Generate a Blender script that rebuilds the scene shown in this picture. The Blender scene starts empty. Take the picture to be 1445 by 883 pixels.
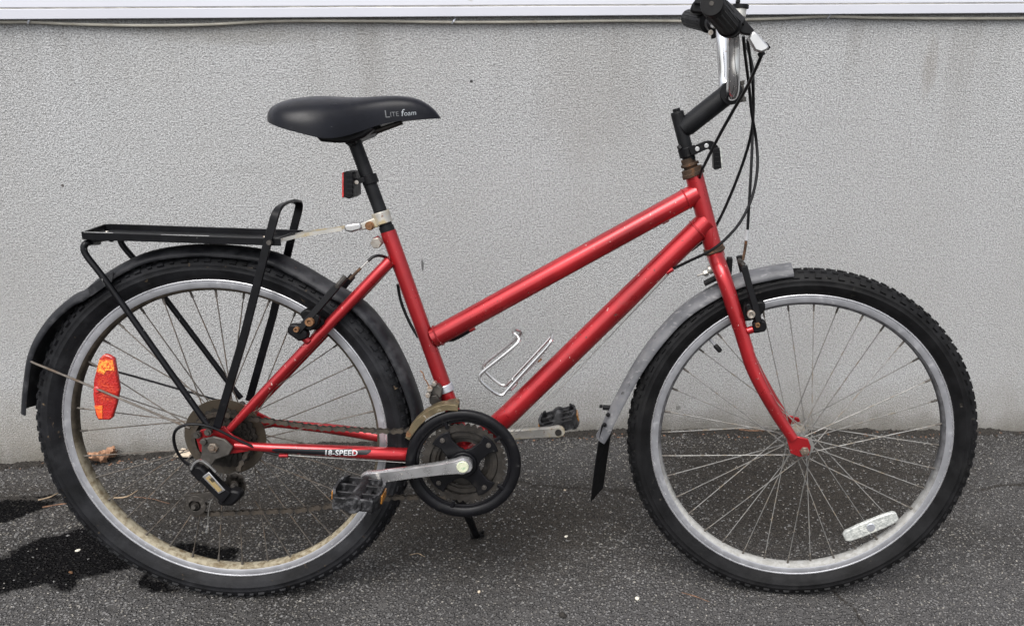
import bpy, math, random
from math import sin, cos, pi, radians
from mathutils import Vector, Matrix, noise
from mathutils.bvhtree import BVHTree

random.seed(7)
scene = bpy.context.scene
COL = scene.collection

# ------------------------------------------------------------------ camera, light, exposure
cam_d = bpy.data.cameras.new('camera')
cam = bpy.data.objects.new('camera', cam_d)
COL.objects.link(cam)
scene.camera = cam
R_, F_, U_ = Vector((0.99747, -0.05738, 0.04194)), Vector((0.06930, 0.91630, -0.39445)), Vector((-0.01579, 0.39636, 0.91796))
cam.matrix_world = Matrix(((R_.x, U_.x, -F_.x, 0), (R_.y, U_.y, -F_.y, 0), (R_.z, U_.z, -F_.z, 0), (0, 0, 0, 1)))
cam.matrix_world.translation = Vector((0.6231, -1.3628, 1.0875))
cam_d.sensor_width = 36.0
cam_d.sensor_fit = 'HORIZONTAL'
cam_d.lens = 29.5701
cam_d.shift_x, cam_d.shift_y = -0.11456, 0.04870
cam_d.clip_start, cam_d.clip_end = 0.02, 300.0

SUN_EL, SUN_AZ = radians(58), radians(200)       # azimuth measured clockwise from +Y (towards the wall)
world = bpy.data.worlds.new('World')
scene.world = world
world.use_nodes = True
wn = world.node_tree.nodes
wl = world.node_tree.links
bg = wn['Background']
sky_tex = wn.new('ShaderNodeTexSky')
sky_tex.sky_type = 'NISHITA'
sky_tex.sun_disc = False
sky_tex.sun_elevation = SUN_EL
sky_tex.sun_rotation = SUN_AZ
sky_tex.air_density = 1.0
sky_tex.dust_density = 4.0
hs = wn.new('ShaderNodeHueSaturation')
hs.inputs['Saturation'].default_value = 0.28
wl.new(sky_tex.outputs[0], hs.inputs['Color'])
wl.new(hs.outputs[0], bg.inputs['Color'])
bg.inputs['Strength'].default_value = 0.15

sun_d = bpy.data.lights.new('sun', 'SUN')
sun_d.energy = 1.3
sun_d.angle = radians(38)
sun_d.color = (1.0, 0.97, 0.93)
sun = bpy.data.objects.new('sun', sun_d)
COL.objects.link(sun)
sd = Vector((sin(SUN_AZ) * cos(SUN_EL), cos(SUN_AZ) * cos(SUN_EL), sin(SUN_EL)))
sun.rotation_euler = (-sd).to_track_quat('-Z', 'Y').to_euler()
sun.location = sd * 20

scene.view_settings.view_transform = 'Standard'
scene.view_settings.look = 'None'
scene.view_settings.gamma = 1.0
scene.view_settings.exposure = 0.82

# ------------------------------------------------------------------ materials
def mix(nt, fac, a, b):
    n = nt.nodes.new('ShaderNodeMix'); n.data_type = 'RGBA'
    for s, v in ((0, fac), (6, a), (7, b)):
        if hasattr(v, 'is_linked') or isinstance(v, bpy.types.NodeSocket): nt.links.new(v, n.inputs[s])
        elif isinstance(v, (tuple, list)): n.inputs[s].default_value = (*v[:3], 1)
        else: n.inputs[s].default_value = v
    return n.outputs[2]

def mth(nt, op, a, b=0.0, clamp=False):
    n = nt.nodes.new('ShaderNodeMath'); n.operation = op; n.use_clamp = clamp
    for i, v in enumerate((a, b)):
        if isinstance(v, bpy.types.NodeSocket): nt.links.new(v, n.inputs[i])
        else: n.inputs[i].default_value = v
    return n.outputs[0]

def ramp(nt, x, lo, hi):
    n = nt.nodes.new('ShaderNodeMapRange'); n.clamp = True
    nt.links.new(x, n.inputs[0]); n.inputs[1].default_value = lo; n.inputs[2].default_value = hi
    return n.outputs[0]

def nz(nt, co, scale, detail=3.0, rough=0.55, stretch=None, dist=0.0):
    n = nt.nodes.new('ShaderNodeTexNoise')
    n.inputs['Scale'].default_value = scale; n.inputs['Detail'].default_value = detail
    n.inputs['Roughness'].default_value = rough; n.inputs['Distortion'].default_value = dist
    if stretch:
        m = nt.nodes.new('ShaderNodeMapping'); m.inputs['Scale'].default_value = stretch
        nt.links.new(co, m.inputs[0]); co = m.outputs[0]
    nt.links.new(co, n.inputs['Vector'])
    return n.outputs['Fac']

def base_mat(name):
    m = bpy.data.materials.new(name); m.use_nodes = True
    nt = m.node_tree
    tc = nt.nodes.new('ShaderNodeTexCoord')
    return m, nt, nt.nodes['Principled BSDF'], tc.outputs['Object']

def bump(nt, h, strength, dist, b, prev=None):
    n = nt.nodes.new('ShaderNodeBump')
    n.inputs['Strength'].default_value = strength; n.inputs['Distance'].default_value = dist
    nt.links.new(h, n.inputs['Height'])
    if prev: nt.links.new(prev, n.inputs['Normal'])
    nt.links.new(n.outputs[0], b.inputs['Normal'])
    return n.outputs[0]

def wear(name, col, rough, metal=0.0, var=0.18, vscale=14.0, spots=(), bmp=None, coat=0.0, rvar=0.15, spec=0.5, coat_r=0.15):
    """painted / metal / plastic surface with tonal variation and worn, soiled or painted glint spots"""
    m, nt, b, co = base_mat(name)
    v = nz(nt, co, vscale, 4.0)
    dark = tuple(c * (1 - var * 2) for c in col); light = tuple(min(1, c * (1 + var)) for c in col)
    c = mix(nt, ramp(nt, v, 0.3, 0.7), dark, light)
    r = mth(nt, 'ADD', rough - rvar, mth(nt, 'MULTIPLY', nz(nt, co, vscale * 3.1, 5.0), 2 * rvar), True)
    met = None
    for sc, lo, hi, scol, sr, stretch in spots:
        f = ramp(nt, nz(nt, co, sc, 5.0, 0.62, stretch), lo, hi)
        c = mix(nt, f, c, scol)
        r = mth(nt, 'ADD', mth(nt, 'MULTIPLY', r, mth(nt, 'SUBTRACT', 1.0, f)), mth(nt, 'MULTIPLY', f, sr))
        met = f if met is None else mth(nt, 'MAXIMUM', met, f)
    nt.links.new(c, b.inputs['Base Color']); nt.links.new(r, b.inputs['Roughness'])
    if metal and met is not None:
        nt.links.new(mth(nt, 'MULTIPLY', mth(nt, 'SUBTRACT', 1.0, met), metal), b.inputs['Metallic'])
    else: b.inputs['Metallic'].default_value = metal
    b.inputs['Coat Weight'].default_value = coat; b.inputs['Coat Roughness'].default_value = coat_r
    b.inputs['Specular IOR Level'].default_value = spec
    if bmp: bump(nt, nz(nt, co, bmp[0], 4.0), bmp[1], bmp[2], b)
    return m

RUST = (0.14, 0.055, 0.022)
MAT = {}
MAT['red'] = wear('red_metallic_paint', (0.37, 0.0150, 0.0200), 0.31, 0.6, 0.18, 9, coat=0.45, coat_r=0.14, bmp=(900, 0.05, 0.0005),
    spots=((160, 0.67, 0.70, (0.42, 0.28, 0.26), 0.5, (1, 1, 0.35)), (90, 0.68, 0.71, (0.05, 0.018, 0.014), 0.7, None), (260, 0.69, 0.72, (0.40, 0.22, 0.20), 0.5, (0.22, 1, 1)), (24, 0.62, 0.80, (0.15, 0.012, 0.011), 0.6, None)))
MAT['black'] = wear('black_paint', (0.0035, 0.0036, 0.0048), 0.34, 0.0, 0.3, 30, spec=0.2,
    spots=((140, 0.68, 0.71, (0.22, 0.22, 0.22), 0.5, (1, 1, 0.3)), (60, 0.68, 0.82, (0.03, 0.028, 0.026), 0.7, None)), bmp=(300, 0.1, 0.0005))
MAT['stem'] = wear('matt_black_stem', (0.0075, 0.0078, 0.009), 0.5, 0.0, 0.25, 40, spec=0.22, spots=((90, 0.66, 0.78, (0.04, 0.038, 0.034), 0.7, None),), bmp=(700, 0.25, 0.0006))
MAT['plastic'] = wear('black_plastic', (0.0045, 0.0045, 0.0055), 0.45, 0.0, 0.2, 40, spec=0.2, spots=((50, 0.62, 0.82, (0.03, 0.028, 0.026), 0.7, None),), bmp=(400, 0.12, 0.0005))
MAT['ring'] = wear('chain_guard_plastic', (0.0040, 0.0040, 0.0052), 0.42, 0.0, 0.2, 30, spec=0.2, spots=((45, 0.58, 0.85, (0.020, 0.018, 0.016), 0.7, None), (140, 0.68, 0.74, (0.05, 0.05, 0.05), 0.6, (0.4, 1, 1))))
MAT['saddle'] = wear('black_vinyl', (0.0042, 0.0046, 0.0075), 0.33, 0.0, 0.2, 22, spots=((30, 0.62, 0.95, (0.016, 0.016, 0.019), 0.55, None), (130, 0.71, 0.74, (0.07, 0.07, 0.075), 0.6, (0.3, 1, 1))), bmp=(1300, 0.16, 0.0005), spec=0.21)
MAT['tyre'] = wear('rubber', (0.0085, 0.0085, 0.0092), 0.6, 0.0, 0.3, 26, spec=0.13, spots=((18, 0.55, 0.9, (0.020, 0.020, 0.020), 0.85, None), (75, 0.66, 0.76, (0.055, 0.05, 0.042), 0.9, None)), bmp=(260, 0.4, 0.0008))
MAT['tyre_rear'] = wear('dusty_rubber', (0.0088, 0.0091, 0.0108), 0.62, 0.0, 0.35, 22, spec=0.18, spots=((16, 0.50, 0.85, (0.030, 0.031, 0.034), 0.85, None), (70, 0.67, 0.74, (0.11, 0.08, 0.05), 0.9, None)), bmp=(260, 0.45, 0.0009))
MAT['rim'] = wear('brushed_rim', (0.40, 0.405, 0.43), 0.38, 0.7, 0.08, 30, spots=((60, 0.58, 0.8, (0.30, 0.30, 0.30), 0.7, None), (210, 0.67, 0.71, (0.60, 0.60, 0.60), 0.6, None)))
MAT['rim_dirty'] = wear('dirty_rim_bed', (0.38, 0.35, 0.27), 0.8, 0.15, 0.2, 40, spots=((60, 0.5, 0.62, (0.16, 0.125, 0.08), 0.9, None), (130, 0.56, 0.66, (0.45, 0.42, 0.34), 0.9, None)), bmp=(200, 0.3, 0.0006))
MAT['rim_dusty'] = wear('dusty_rim_bed', (0.44, 0.44, 0.43), 0.65, 0.3, 0.12, 40, spots=((60, 0.54, 0.70, (0.28, 0.27, 0.24), 0.9, None),))
def bed_mat(name, top, low, split, clump):
    m, nt, b, co = base_mat(name)
    sx = nt.nodes.new('ShaderNodeSeparateXYZ'); nt.links.new(co, sx.inputs[0])
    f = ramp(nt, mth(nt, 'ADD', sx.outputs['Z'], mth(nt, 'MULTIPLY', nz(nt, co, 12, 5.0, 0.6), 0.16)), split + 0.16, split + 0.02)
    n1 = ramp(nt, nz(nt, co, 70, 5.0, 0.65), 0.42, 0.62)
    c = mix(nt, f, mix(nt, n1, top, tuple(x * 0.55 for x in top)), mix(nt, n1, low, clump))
    nt.links.new(c, b.inputs['Base Color']); b.inputs['Roughness'].default_value = 0.85; b.inputs['Specular IOR Level'].default_value = 0.2
    bump(nt, nz(nt, co, 160, 4.0), 0.5, 0.001, b)
    return m
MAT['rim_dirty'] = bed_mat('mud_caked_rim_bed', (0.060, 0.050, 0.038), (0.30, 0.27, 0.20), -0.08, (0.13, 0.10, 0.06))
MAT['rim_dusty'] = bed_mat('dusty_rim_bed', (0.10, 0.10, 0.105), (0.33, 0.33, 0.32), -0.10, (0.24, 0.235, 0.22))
MAT['lip'] = wear('polished_rim_lip', (0.56, 0.56, 0.58), 0.28, 0.8, 0.06, 30)
MAT['spoke'] = wear('dull_steel', (0.25, 0.245, 0.235), 0.5, 0.6, 0.15, 60, spots=((45, 0.52, 0.66, (0.17, 0.14, 0.10), 0.8, None),))
MAT['spoke_rear'] = wear('tarnished_steel', (0.13, 0.115, 0.10), 0.5, 0.6, 0.2, 60, spots=((40, 0.50, 0.62, (0.09, 0.065, 0.045), 0.85, None),))
MAT['nipple'] = wear('dark_nipple', (0.09, 0.08, 0.07), 0.6, 0.3, 0.2, 60)
MAT['alloy'] = wear('crank_alloy', (0.70, 0.70, 0.71), 0.30, 0.9, 0.08, 18, spots=((55, 0.60, 0.72, (0.34, 0.31, 0.26), 0.7, None), (240, 0.68, 0.71, (0.30, 0.27, 0.22), 0.6, (0.4, 1, 1))))
MAT['alloy_dirty'] = wear('oxidised_alloy', (0.50, 0.485, 0.45), 0.42, 0.75, 0.14, 22, spots=((38, 0.47, 0.66, (0.33, 0.27, 0.16), 0.75, None), (90, 0.62, 0.72, RUST, 0.9, None)))
MAT['chrome'] = wear('chrome', (0.72, 0.72, 0.73), 0.12, 1.0, 0.05, 30, rvar=0.06, spots=((130, 0.64, 0.72, (0.20, 0.13, 0.08), 0.8, None),))
MAT['silver'] = wear('bare_aluminium', (0.56, 0.56, 0.56), 0.30, 0.9, 0.06, 40)
MAT['bolt'] = wear('bolt_steel', (0.40, 0.37, 0.33), 0.4, 0.85, 0.15, 80, spots=((120, 0.52, 0.66, (0.16, 0.10, 0.06), 0.8, None),))
MAT['rust'] = wear('rusty_steel', (0.055, 0.032, 0.018), 0.8, 0.25, 0.3, 60, spots=((90, 0.55, 0.68, (0.13, 0.055, 0.02), 0.9, None), (120, 0.60, 0.7, (0.03, 0.024, 0.02), 0.7, None)), bmp=(240, 0.5, 0.001))
MAT['rusty_nut'] = wear('rusty_nut', (0.20, 0.17, 0.14), 0.5, 0.6, 0.25, 120, spots=((160, 0.50, 0.64, (0.09, 0.045, 0.022), 0.85, None),))
MAT['rust_bolt'] = wear('rusty_bolt', (0.22, 0.11, 0.05), 0.7, 0.4, 0.3, 90)
MAT['grime'] = wear('greasy_steel', (0.030, 0.026, 0.022), 0.5, 0.4, 0.3, 60, spots=((70, 0.52, 0.7, (0.014, 0.012, 0.010), 0.7, None), (170, 0.66, 0.72, (0.12, 0.105, 0.09), 0.5, None)))  # the bright last spots paint small glints into the greasy steel
MAT['grime_light'] = wear('dirty_grey_steel', (0.085, 0.078, 0.07), 0.5, 0.6, 0.2, 60, spots=((70, 0.5, 0.7, (0.05, 0.045, 0.04), 0.7, None),))
MAT['chain'] = wear('dirty_chain', (0.060, 0.049, 0.038), 0.55, 0.4, 0.25, 100, spots=((160, 0.54, 0.7, (0.022, 0.017, 0.013), 0.8, None),))
MAT['guard_grey'] = wear('scratched_grey_plastic', (0.082, 0.084, 0.092), 0.55, 0.0, 0.15, 14, spots=((30, 0.46, 0.72, (0.155, 0.155, 0.16), 0.7, (0.35, 1, 0.6)), (120, 0.56, 0.66, (0.19, 0.19, 0.195), 0.75, (0.3, 1, 1)), (70, 0.62, 0.70, (0.03, 0.03, 0.03), 0.7, None)), bmp=(110, 0.35, 0.0009))
MAT['guard_dark'] = wear('dark_mudguard_plastic', (0.011, 0.0115, 0.014), 0.46, 0.0, 0.2, 12, spec=0.28, spots=((26, 0.48, 0.75, (0.055, 0.055, 0.059), 0.7, None), (85, 0.69, 0.75, (0.13, 0.085, 0.06), 0.8, None), (150, 0.66, 0.72, (0.007, 0.007, 0.007), 0.6, (0.3, 1, 1))), bmp=(90, 0.2, 0.0006))
MAT['flap'] = wear('flap_rubber', (0.0035, 0.0035, 0.004), 0.55, 0.0, 0.2, 30, spec=0.18)
MAT['cable'] = wear('cable_housing', (0.004, 0.004, 0.0048), 0.35, 0.0, 0.1, 40, spec=0.3)
MAT['wire'] = wear('steel_wire', (0.45, 0.44, 0.42), 0.4, 0.9, 0.1, 60)
MAT['white'] = wear('white_print', (0.42, 0.43, 0.44), 0.5, 0.0, 0.05, 60)
MAT['worn_white'] = wear('worn_white_print', (0.72, 0.73, 0.74), 0.5, 0.0, 0.05, 60, spots=((420, 0.68, 0.71, (0.02, 0.02, 0.022), 0.5, None),))
MAT['pale'] = wear('worn_pale_print', (0.27, 0.29, 0.31), 0.5, 0.0, 0.1, 60)
MAT['faint'] = wear('faded_grey_print', (0.11, 0.115, 0.12), 0.5, 0.0, 0.1, 60)
MAT['fd'] = wear('tarnished_cage_steel', (0.15, 0.12, 0.07), 0.5, 0.6, 0.25, 40, spots=((45, 0.5, 0.66, (0.10, 0.062, 0.03), 0.8, None), (80, 0.62, 0.7, (0.42, 0.40, 0.35), 0.5, None)))
MAT['cage'] = wear('dark_cage_steel', (0.062, 0.056, 0.050), 0.45, 0.6, 0.2, 60, spots=((90, 0.56, 0.7, (0.11, 0.10, 0.09), 0.5, None),))
MAT['gold'] = wear('gold_foil', (0.36, 0.27, 0.13), 0.4, 0.4, 0.1, 60)
MAT['cap'] = wear('yellowed_cap', (0.50, 0.52, 0.38), 0.55, 0.0, 0.10, 90, spots=((110, 0.60, 0.68, (0.13, 0.30, 0.16), 0.6, None),))
MAT['pedal'] = wear('scuffed_pedal', (0.012, 0.012, 0.0135), 0.5, 0.1, 0.3, 60, spec=0.35, spots=((80, 0.50, 0.70, (0.095, 0.095, 0.10), 0.7, (1, 0.4, 1)), (40, 0.66, 0.76, (0.08, 0.06, 0.04), 0.8, None)), bmp=(180, 0.5, 0.0014))
MAT['decal'] = wear('black_decal', (0.007, 0.0075, 0.010), 0.42, 0.0, 0.15, 40, spec=0.35)
MAT['orange'] = wear('amber_lens', (0.42, 0.17, 0.02), 0.35, 0.0, 0.25, 90, coat=0.6)

def lens_mat(name, col, sparkle, scale, lo, hi):
    m, nt, b, co = base_mat(name)
    vor = nt.nodes.new('ShaderNodeTexVoronoi'); vor.inputs['Scale'].default_value = scale
    nt.links.new(co, vor.inputs['Vector'])
    big = nz(nt, co, 24, 2.0)
    f = mth(nt, 'MULTIPLY', ramp(nt, big, lo, hi), ramp(nt, vor.outputs['Color'], 0.25, 0.8))
    c = mix(nt, f, mix(nt, vor.outputs['Color'], col, tuple(x * 1.7 for x in col)), sparkle)  # brighter patches paint the sparkle of the prisms into the lens colour
    nt.links.new(c, b.inputs['Base Color'])
    b.inputs['Roughness'].default_value = 0.25; b.inputs['Coat Weight'].default_value = 0.8; b.inputs['Coat Roughness'].default_value = 0.1
    bump(nt, vor.outputs['Distance'], 0.5, 0.0015, b)
    return m
MAT['red_lens'] = lens_mat('red_prism_lens', (0.27, 0.008, 0.006), (0.50, 0.05, 0.014), 420, 0.5, 0.66)
MAT['red_plain'] = lens_mat('dull_red_lens', (0.34, 0.02, 0.018), (0.4, 0.04, 0.03), 300, 0.6, 0.8)
MAT['sparkle_lens'] = lens_mat('orange_sparkle_lens', (0.50, 0.06, 0.01), (0.85, 0.42, 0.06), 420, 0.40, 0.66)
MAT['white_lens'] = lens_mat('clear_prism_lens', (0.26, 0.27, 0.26), (0.58, 0.58, 0.54), 300, 0.35, 0.65)

m, nt, b, co = base_mat('brown_clear_plastic')            # spoke guard disc: smoky and dirty, partly see-through
b.inputs['Base Color'].default_value = (0.045, 0.035, 0.024, 1)
b.inputs['Roughness'].default_value = 0.4
nt.links.new(mth(nt, 'ADD', 0.74, mth(nt, 'MULTIPLY', nz(nt, co, 30, 4), 0.3), True), b.inputs['Alpha'])
MAT['smoke'] = m

def stucco():
    m, nt, b, co = base_mat('grey_stucco')
    fine = nz(nt, co, 270, 2.0, 0.7); mid = nz(nt, co, 120, 3.0, 0.6)
    grain = mth(nt, 'ADD', mth(nt, 'MULTIPLY', fine, 0.8), mth(nt, 'MULTIPLY', mid, 0.2))
    c = mix(nt, ramp(nt, grain, 0.37, 0.61), (0.225, 0.226, 0.225), (0.515, 0.522, 0.528))  # hollows darker: pit dirt and relief shade both put into the colour
    c = mix(nt, mth(nt, 'MULTIPLY', ramp(nt, nz(nt, co, 2.2, 5.0, 0.6, (1, 1, 0.8)), 0.42, 0.75), 0.45), c, (0.33, 0.325, 0.31))
    sx = nt.nodes.new('ShaderNodeSeparateXYZ'); nt.links.new(co, sx.inputs[0])
    x = sx.outputs['X']; zt_ = sx.outputs['Z']
    z = mth(nt, 'ADD', zt_, mth(nt, 'MULTIPLY', ramp(nt, x, 0.3, -1.3), 0.085))
    # run-off streaks below the sill, splash dirt at the foot, both broken up by noise
    streak = mth(nt, 'MULTIPLY', ramp(nt, nz(nt, co, 5.0, 5.0, 0.65, (1.6, 1, 0.16)), 0.5, 0.72), ramp(nt, zt_, 0.72, 1.06))
    c = mix(nt, mth(nt, 'MULTIPLY', streak, 0.55), c, (0.17, 0.16, 0.14))
    foot = mth(nt, 'MULTIPLY', ramp(nt, mth(nt, 'ADD', z, mth(nt, 'MULTIPLY', nz(nt, co, 7, 5.0, 0.65), 0.26)), 0.30, 0.06), 0.80)
    c = mix(nt, foot, c, (0.19, 0.172, 0.140))
    damp = ramp(nt, mth(nt, 'ADD', z, mth(nt, 'MULTIPLY', nz(nt, co, 14, 5.0, 0.7, (1, 1, 0.6)), 0.14)), 0.135, 0.05)
    c = mix(nt, mth(nt, 'MULTIPLY', damp, 0.7), c, (0.085, 0.075, 0.058))
    pits = ramp(nt, nz(nt, co, 260, 1.0, 0.5), 0.70, 0.76)
    c = mix(nt, mth(nt, 'MULTIPLY', pits, 0.7), c, (0.09, 0.088, 0.085))  # dark dots paint pit dirt together with the shade inside pits
    c = mix(nt, mth(nt, 'MULTIPLY', ramp(nt, nz(nt, co, 1.1, 4.0, 0.6, (1, 1, 0.5)), 0.40, 0.70), 0.28), c, (0.25, 0.245, 0.235))
    # hairline trowel marks
    tm_ = ramp(nt, nz(nt, co, 9, 4.0, 0.7, (0.35, 1, 2.4), 1.5), 0.60, 0.72)
    c = mix(nt, mth(nt, 'MULTIPLY', tm_, 0.16), c, (0.22, 0.22, 0.215))
    # rust/water stain running down on the right, a scuff, a few marks
    def blob(cx, cz, rx, rz, col, amt, soft=0.7, ns=40, na=0.5):
        dx = mth(nt, 'DIVIDE', mth(nt, 'SUBTRACT', x, cx), rx); dz = mth(nt, 'DIVIDE', mth(nt, 'SUBTRACT', zt_, cz), rz)
        d = mth(nt, 'ADD', mth(nt, 'MULTIPLY', dx, dx), mth(nt, 'MULTIPLY', dz, dz))
        d = mth(nt, 'ADD', d, mth(nt, 'MULTIPLY', mth(nt, 'SUBTRACT', nz(nt, co, ns, 4.0), 0.5), na * 2))
        return mix(nt, mth(nt, 'MULTIPLY', ramp(nt, d, 1.0, 1.0 - soft), amt), c, col)
    for px_, rx, rz, col, amt, soft, ns in WALL_MARKS:
        c = blob(px_[0] - 0.5, px_[2], rx, rz, col, amt, soft, ns)
    nt.links.new(c, b.inputs['Base Color'])
    b.inputs['Roughness'].default_value = 0.92
    b.inputs['Specular IOR Level'].default_value = 0.2
    bump(nt, grain, 1.0, 0.005, b)
    return m
WALL_MARKS = (
    ((1.4618, 0.7039, 0.9735), 0.022, 0.085, (0.19, 0.165, 0.13), 0.30, 1.0, 22),
    ((0.6533, 0.6796, 0.8901), 0.13, 0.20, (0.24, 0.225, 0.20), 0.22, 1.0, 12),
    ((0.2531, 0.6676, 0.4676), 0.0035, 0.016, (0.06, 0.06, 0.06), 0.8, 0.6, 120),
    ((0.3862, 0.6716, 0.9043), 0.004, 0.004, (0.03, 0.03, 0.03), 0.9, 0.5, 200),
    ((-0.5484, 0.6435, 0.6441), 0.004, 0.004, (0.06, 0.05, 0.045), 0.9, 0.5, 200),
    ((0.9176, 0.6875, 0.0741), 0.008, 0.009, (0.12, 0.12, 0.11), 0.7, 0.7, 60),
    ((1.4877, 0.7046, -0.0740), 0.5, 0.05, (0.22, 0.20, 0.165), 0.3, 1.0, 12),
    ((-0.7611, 0.6372, 0.0258), 0.30, 0.12, (0.20, 0.175, 0.13), 0.35, 1.0, 9),
    ((-0.1672, 0.6550, 0.9882), 0.28, 0.03, (0.19, 0.18, 0.15), 0.35, 1.0, 14),
)
MAT['stucco'] = stucco()
MAT['siding'] = wear('white_painted_metal', (0.54, 0.55, 0.60), 0.4, 0.0, 0.03, 3, rvar=0.08, spots=((50, 0.69, 0.74, (0.40, 0.39, 0.38), 0.6, (0.3, 1, 1)),))
MAT['sealant'] = wear('soiled_joint', (0.52, 0.50, 0.44), 0.8, 0.0, 0.2, 30)
MAT['beige_cable'] = wear('beige_cable_sheath', (0.42, 0.40, 0.34), 0.5, 0.0, 0.12, 20, spots=((60, 0.6, 0.75, (0.20, 0.17, 0.12), 0.8, (0.3, 1, 1)),))
MAT['clip'] = wear('galvanised_clip', (0.55, 0.57, 0.62), 0.35, 0.7, 0.1, 60)

def asphalt():
    m, nt, b, co = base_mat('worn_asphalt')
    def vor(scale, feat='F1'):
        v = nt.nodes.new('ShaderNodeTexVoronoi'); v.feature = feat; v.inputs['Scale'].default_value = scale
        d = nt.nodes.new('ShaderNodeTexNoise'); d.inputs['Scale'].default_value = scale * 0.6
        nt.links.new(co, d.inputs['Vector'])
        mx = nt.nodes.new('ShaderNodeVectorMath'); mx.operation = 'MULTIPLY_ADD'
        nt.links.new(d.outputs['Color'], mx.inputs[0]); mx.inputs[1].default_value = (0.6 / scale,) * 3; nt.links.new(co, mx.inputs[2])
        nt.links.new(mx.outputs[0], v.inputs['Vector']); return v
    v1 = vor(165); v2 = vor(330)
    rnd = nt.nodes.new('ShaderNodeSeparateColor'); nt.links.new(v1.outputs['Color'], rnd.inputs[0])
    rnd2 = nt.nodes.new('ShaderNodeSeparateColor'); nt.links.new(v2.outputs['Color'], rnd2.inputs[0])
    at = {}
    for k in ('wet', 'dirt', 'dust'):
        a = nt.nodes.new('ShaderNodeAttribute'); a.attribute_name = k; at[k] = a.outputs['Fac']
    binder = (0.027, 0.0258, 0.025)
    stone = mix(nt, rnd.outputs['Green'], (0.042, 0.041, 0.041), (0.175, 0.170, 0.168))
    stone = mix(nt, ramp(nt, rnd.outputs['Blue'], 0.80, 0.93), stone, (0.32, 0.30, 0.265))
    core = ramp(nt, v1.outputs['Distance'], 0.62, 0.36)
    pick = ramp(nt, rnd.outputs['Red'], 0.18, 0.24)
    f1 = mth(nt, 'MULTIPLY', core, pick)
    c = mix(nt, f1, binder, stone)
    f2 = mth(nt, 'MULTIPLY', ramp(nt, v2.outputs['Distance'], 0.55, 0.3), ramp(nt, rnd2.outputs['Red'], 0.62, 0.7))
    c = mix(nt, mth(nt, 'MULTIPLY', f2, 0.8), c, mix(nt, rnd2.outputs['Green'], (0.06, 0.057, 0.053), (0.29, 0.275, 0.255)))
    # broad tone
    broad = nz(nt, co, 3.2, 6.0, 0.6)
    c = mix(nt, mth(nt, 'MULTIPLY', ramp(nt, broad, 0.44, 0.66), 0.55), c, (0.034, 0.032, 0.030))
    pale = nz(nt, co, 5.5, 5.0, 0.65)
    c = mix(nt, mth(nt, 'MULTIPLY', ramp(nt, pale, 0.56, 0.72), 0.22), c, (0.16, 0.155, 0.148))
    c = mix(nt, mth(nt, 'MULTIPLY', at['dust'], 0.35), c, (0.13, 0.127, 0.128))
    soil = mix(nt, nz(nt, co, 240, 4.0), (0.018, 0.016, 0.014), (0.060, 0.051, 0.042))
    dn = mth(nt, 'MULTIPLY', at['dirt'], ramp(nt, mth(nt, 'ADD', nz(nt, co, 34, 5.0, 0.65), mth(nt, 'MULTIPLY', at['dirt'], 0.35)), 0.42, 0.75))
    c = mix(nt, mth(nt, 'MULTIPLY', dn, 0.85), c, soil)
    wetn = ramp(nt, mth(nt, 'ADD', at['wet'], mth(nt, 'MULTIPLY', mth(nt, 'SUBTRACT', nz(nt, co, 60, 5.0, 0.65), 0.5), 0.7)), 0.40, 0.60)
    wetc = mix(nt, mth(nt, 'MULTIPLY', f1, 0.09), (0.0055, 0.0055, 0.006), stone)
    c = mix(nt, mth(nt, 'MULTIPLY', wetn, 0.985), c, wetc)
    nt.links.new(c, b.inputs['Base Color'])
    r = mth(nt, 'SUBTRACT', 0.92, mth(nt, 'MULTIPLY', wetn, 0.2))
    nt.links.new(r, b.inputs['Roughness'])
    nt.links.new(mth(nt, 'MULTIPLY', mth(nt, 'SUBTRACT', 1.02, wetn), 0.22), b.inputs['Specular IOR Level'])
    h = mth(nt, 'ADD', mth(nt, 'MULTIPLY', f1, 1.0), mth(nt, 'MULTIPLY', f2, 0.4))
    h = mth(nt, 'ADD', h, mth(nt, 'MULTIPLY', nz(nt, co, 45, 4.0), 1.6))
    bump(nt, h, 1.0, 0.006, b)
    return m
MAT['asphalt'] = asphalt()
MAT['leaf'] = wear('dry_leaf', (0.36, 0.20, 0.12), 0.8, 0.0, 0.25, 60)
MAT['twig'] = wear('dry_twig', (0.16, 0.085, 0.05), 0.85, 0.0, 0.3, 60)
MAT['pale_twig'] = wear('pale_twig', (0.36, 0.27, 0.18), 0.85, 0.0, 0.25, 60)
MAT['chip'] = wear('wood_chip', (0.50, 0.42, 0.32), 0.8, 0.0, 0.15, 60)
MAT['pebble'] = wear('pale_pebble', (0.60, 0.57, 0.49), 0.8, 0.0, 0.1, 90)
MAT['grit_a'] = wear('grey_grit', (0.15, 0.148, 0.145), 0.9, 0.0, 0.3, 200)
MAT['grit_b'] = wear('light_grit', (0.26, 0.245, 0.22), 0.9, 0.0, 0.2, 200)
MAT['grit_c'] = wear('dark_crumb', (0.022, 0.019, 0.016), 0.95, 0.0, 0.3, 200)

# ------------------------------------------------------------------ mesh helpers
def V(*a): return Vector(a[0] if len(a) == 1 else a)

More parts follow.
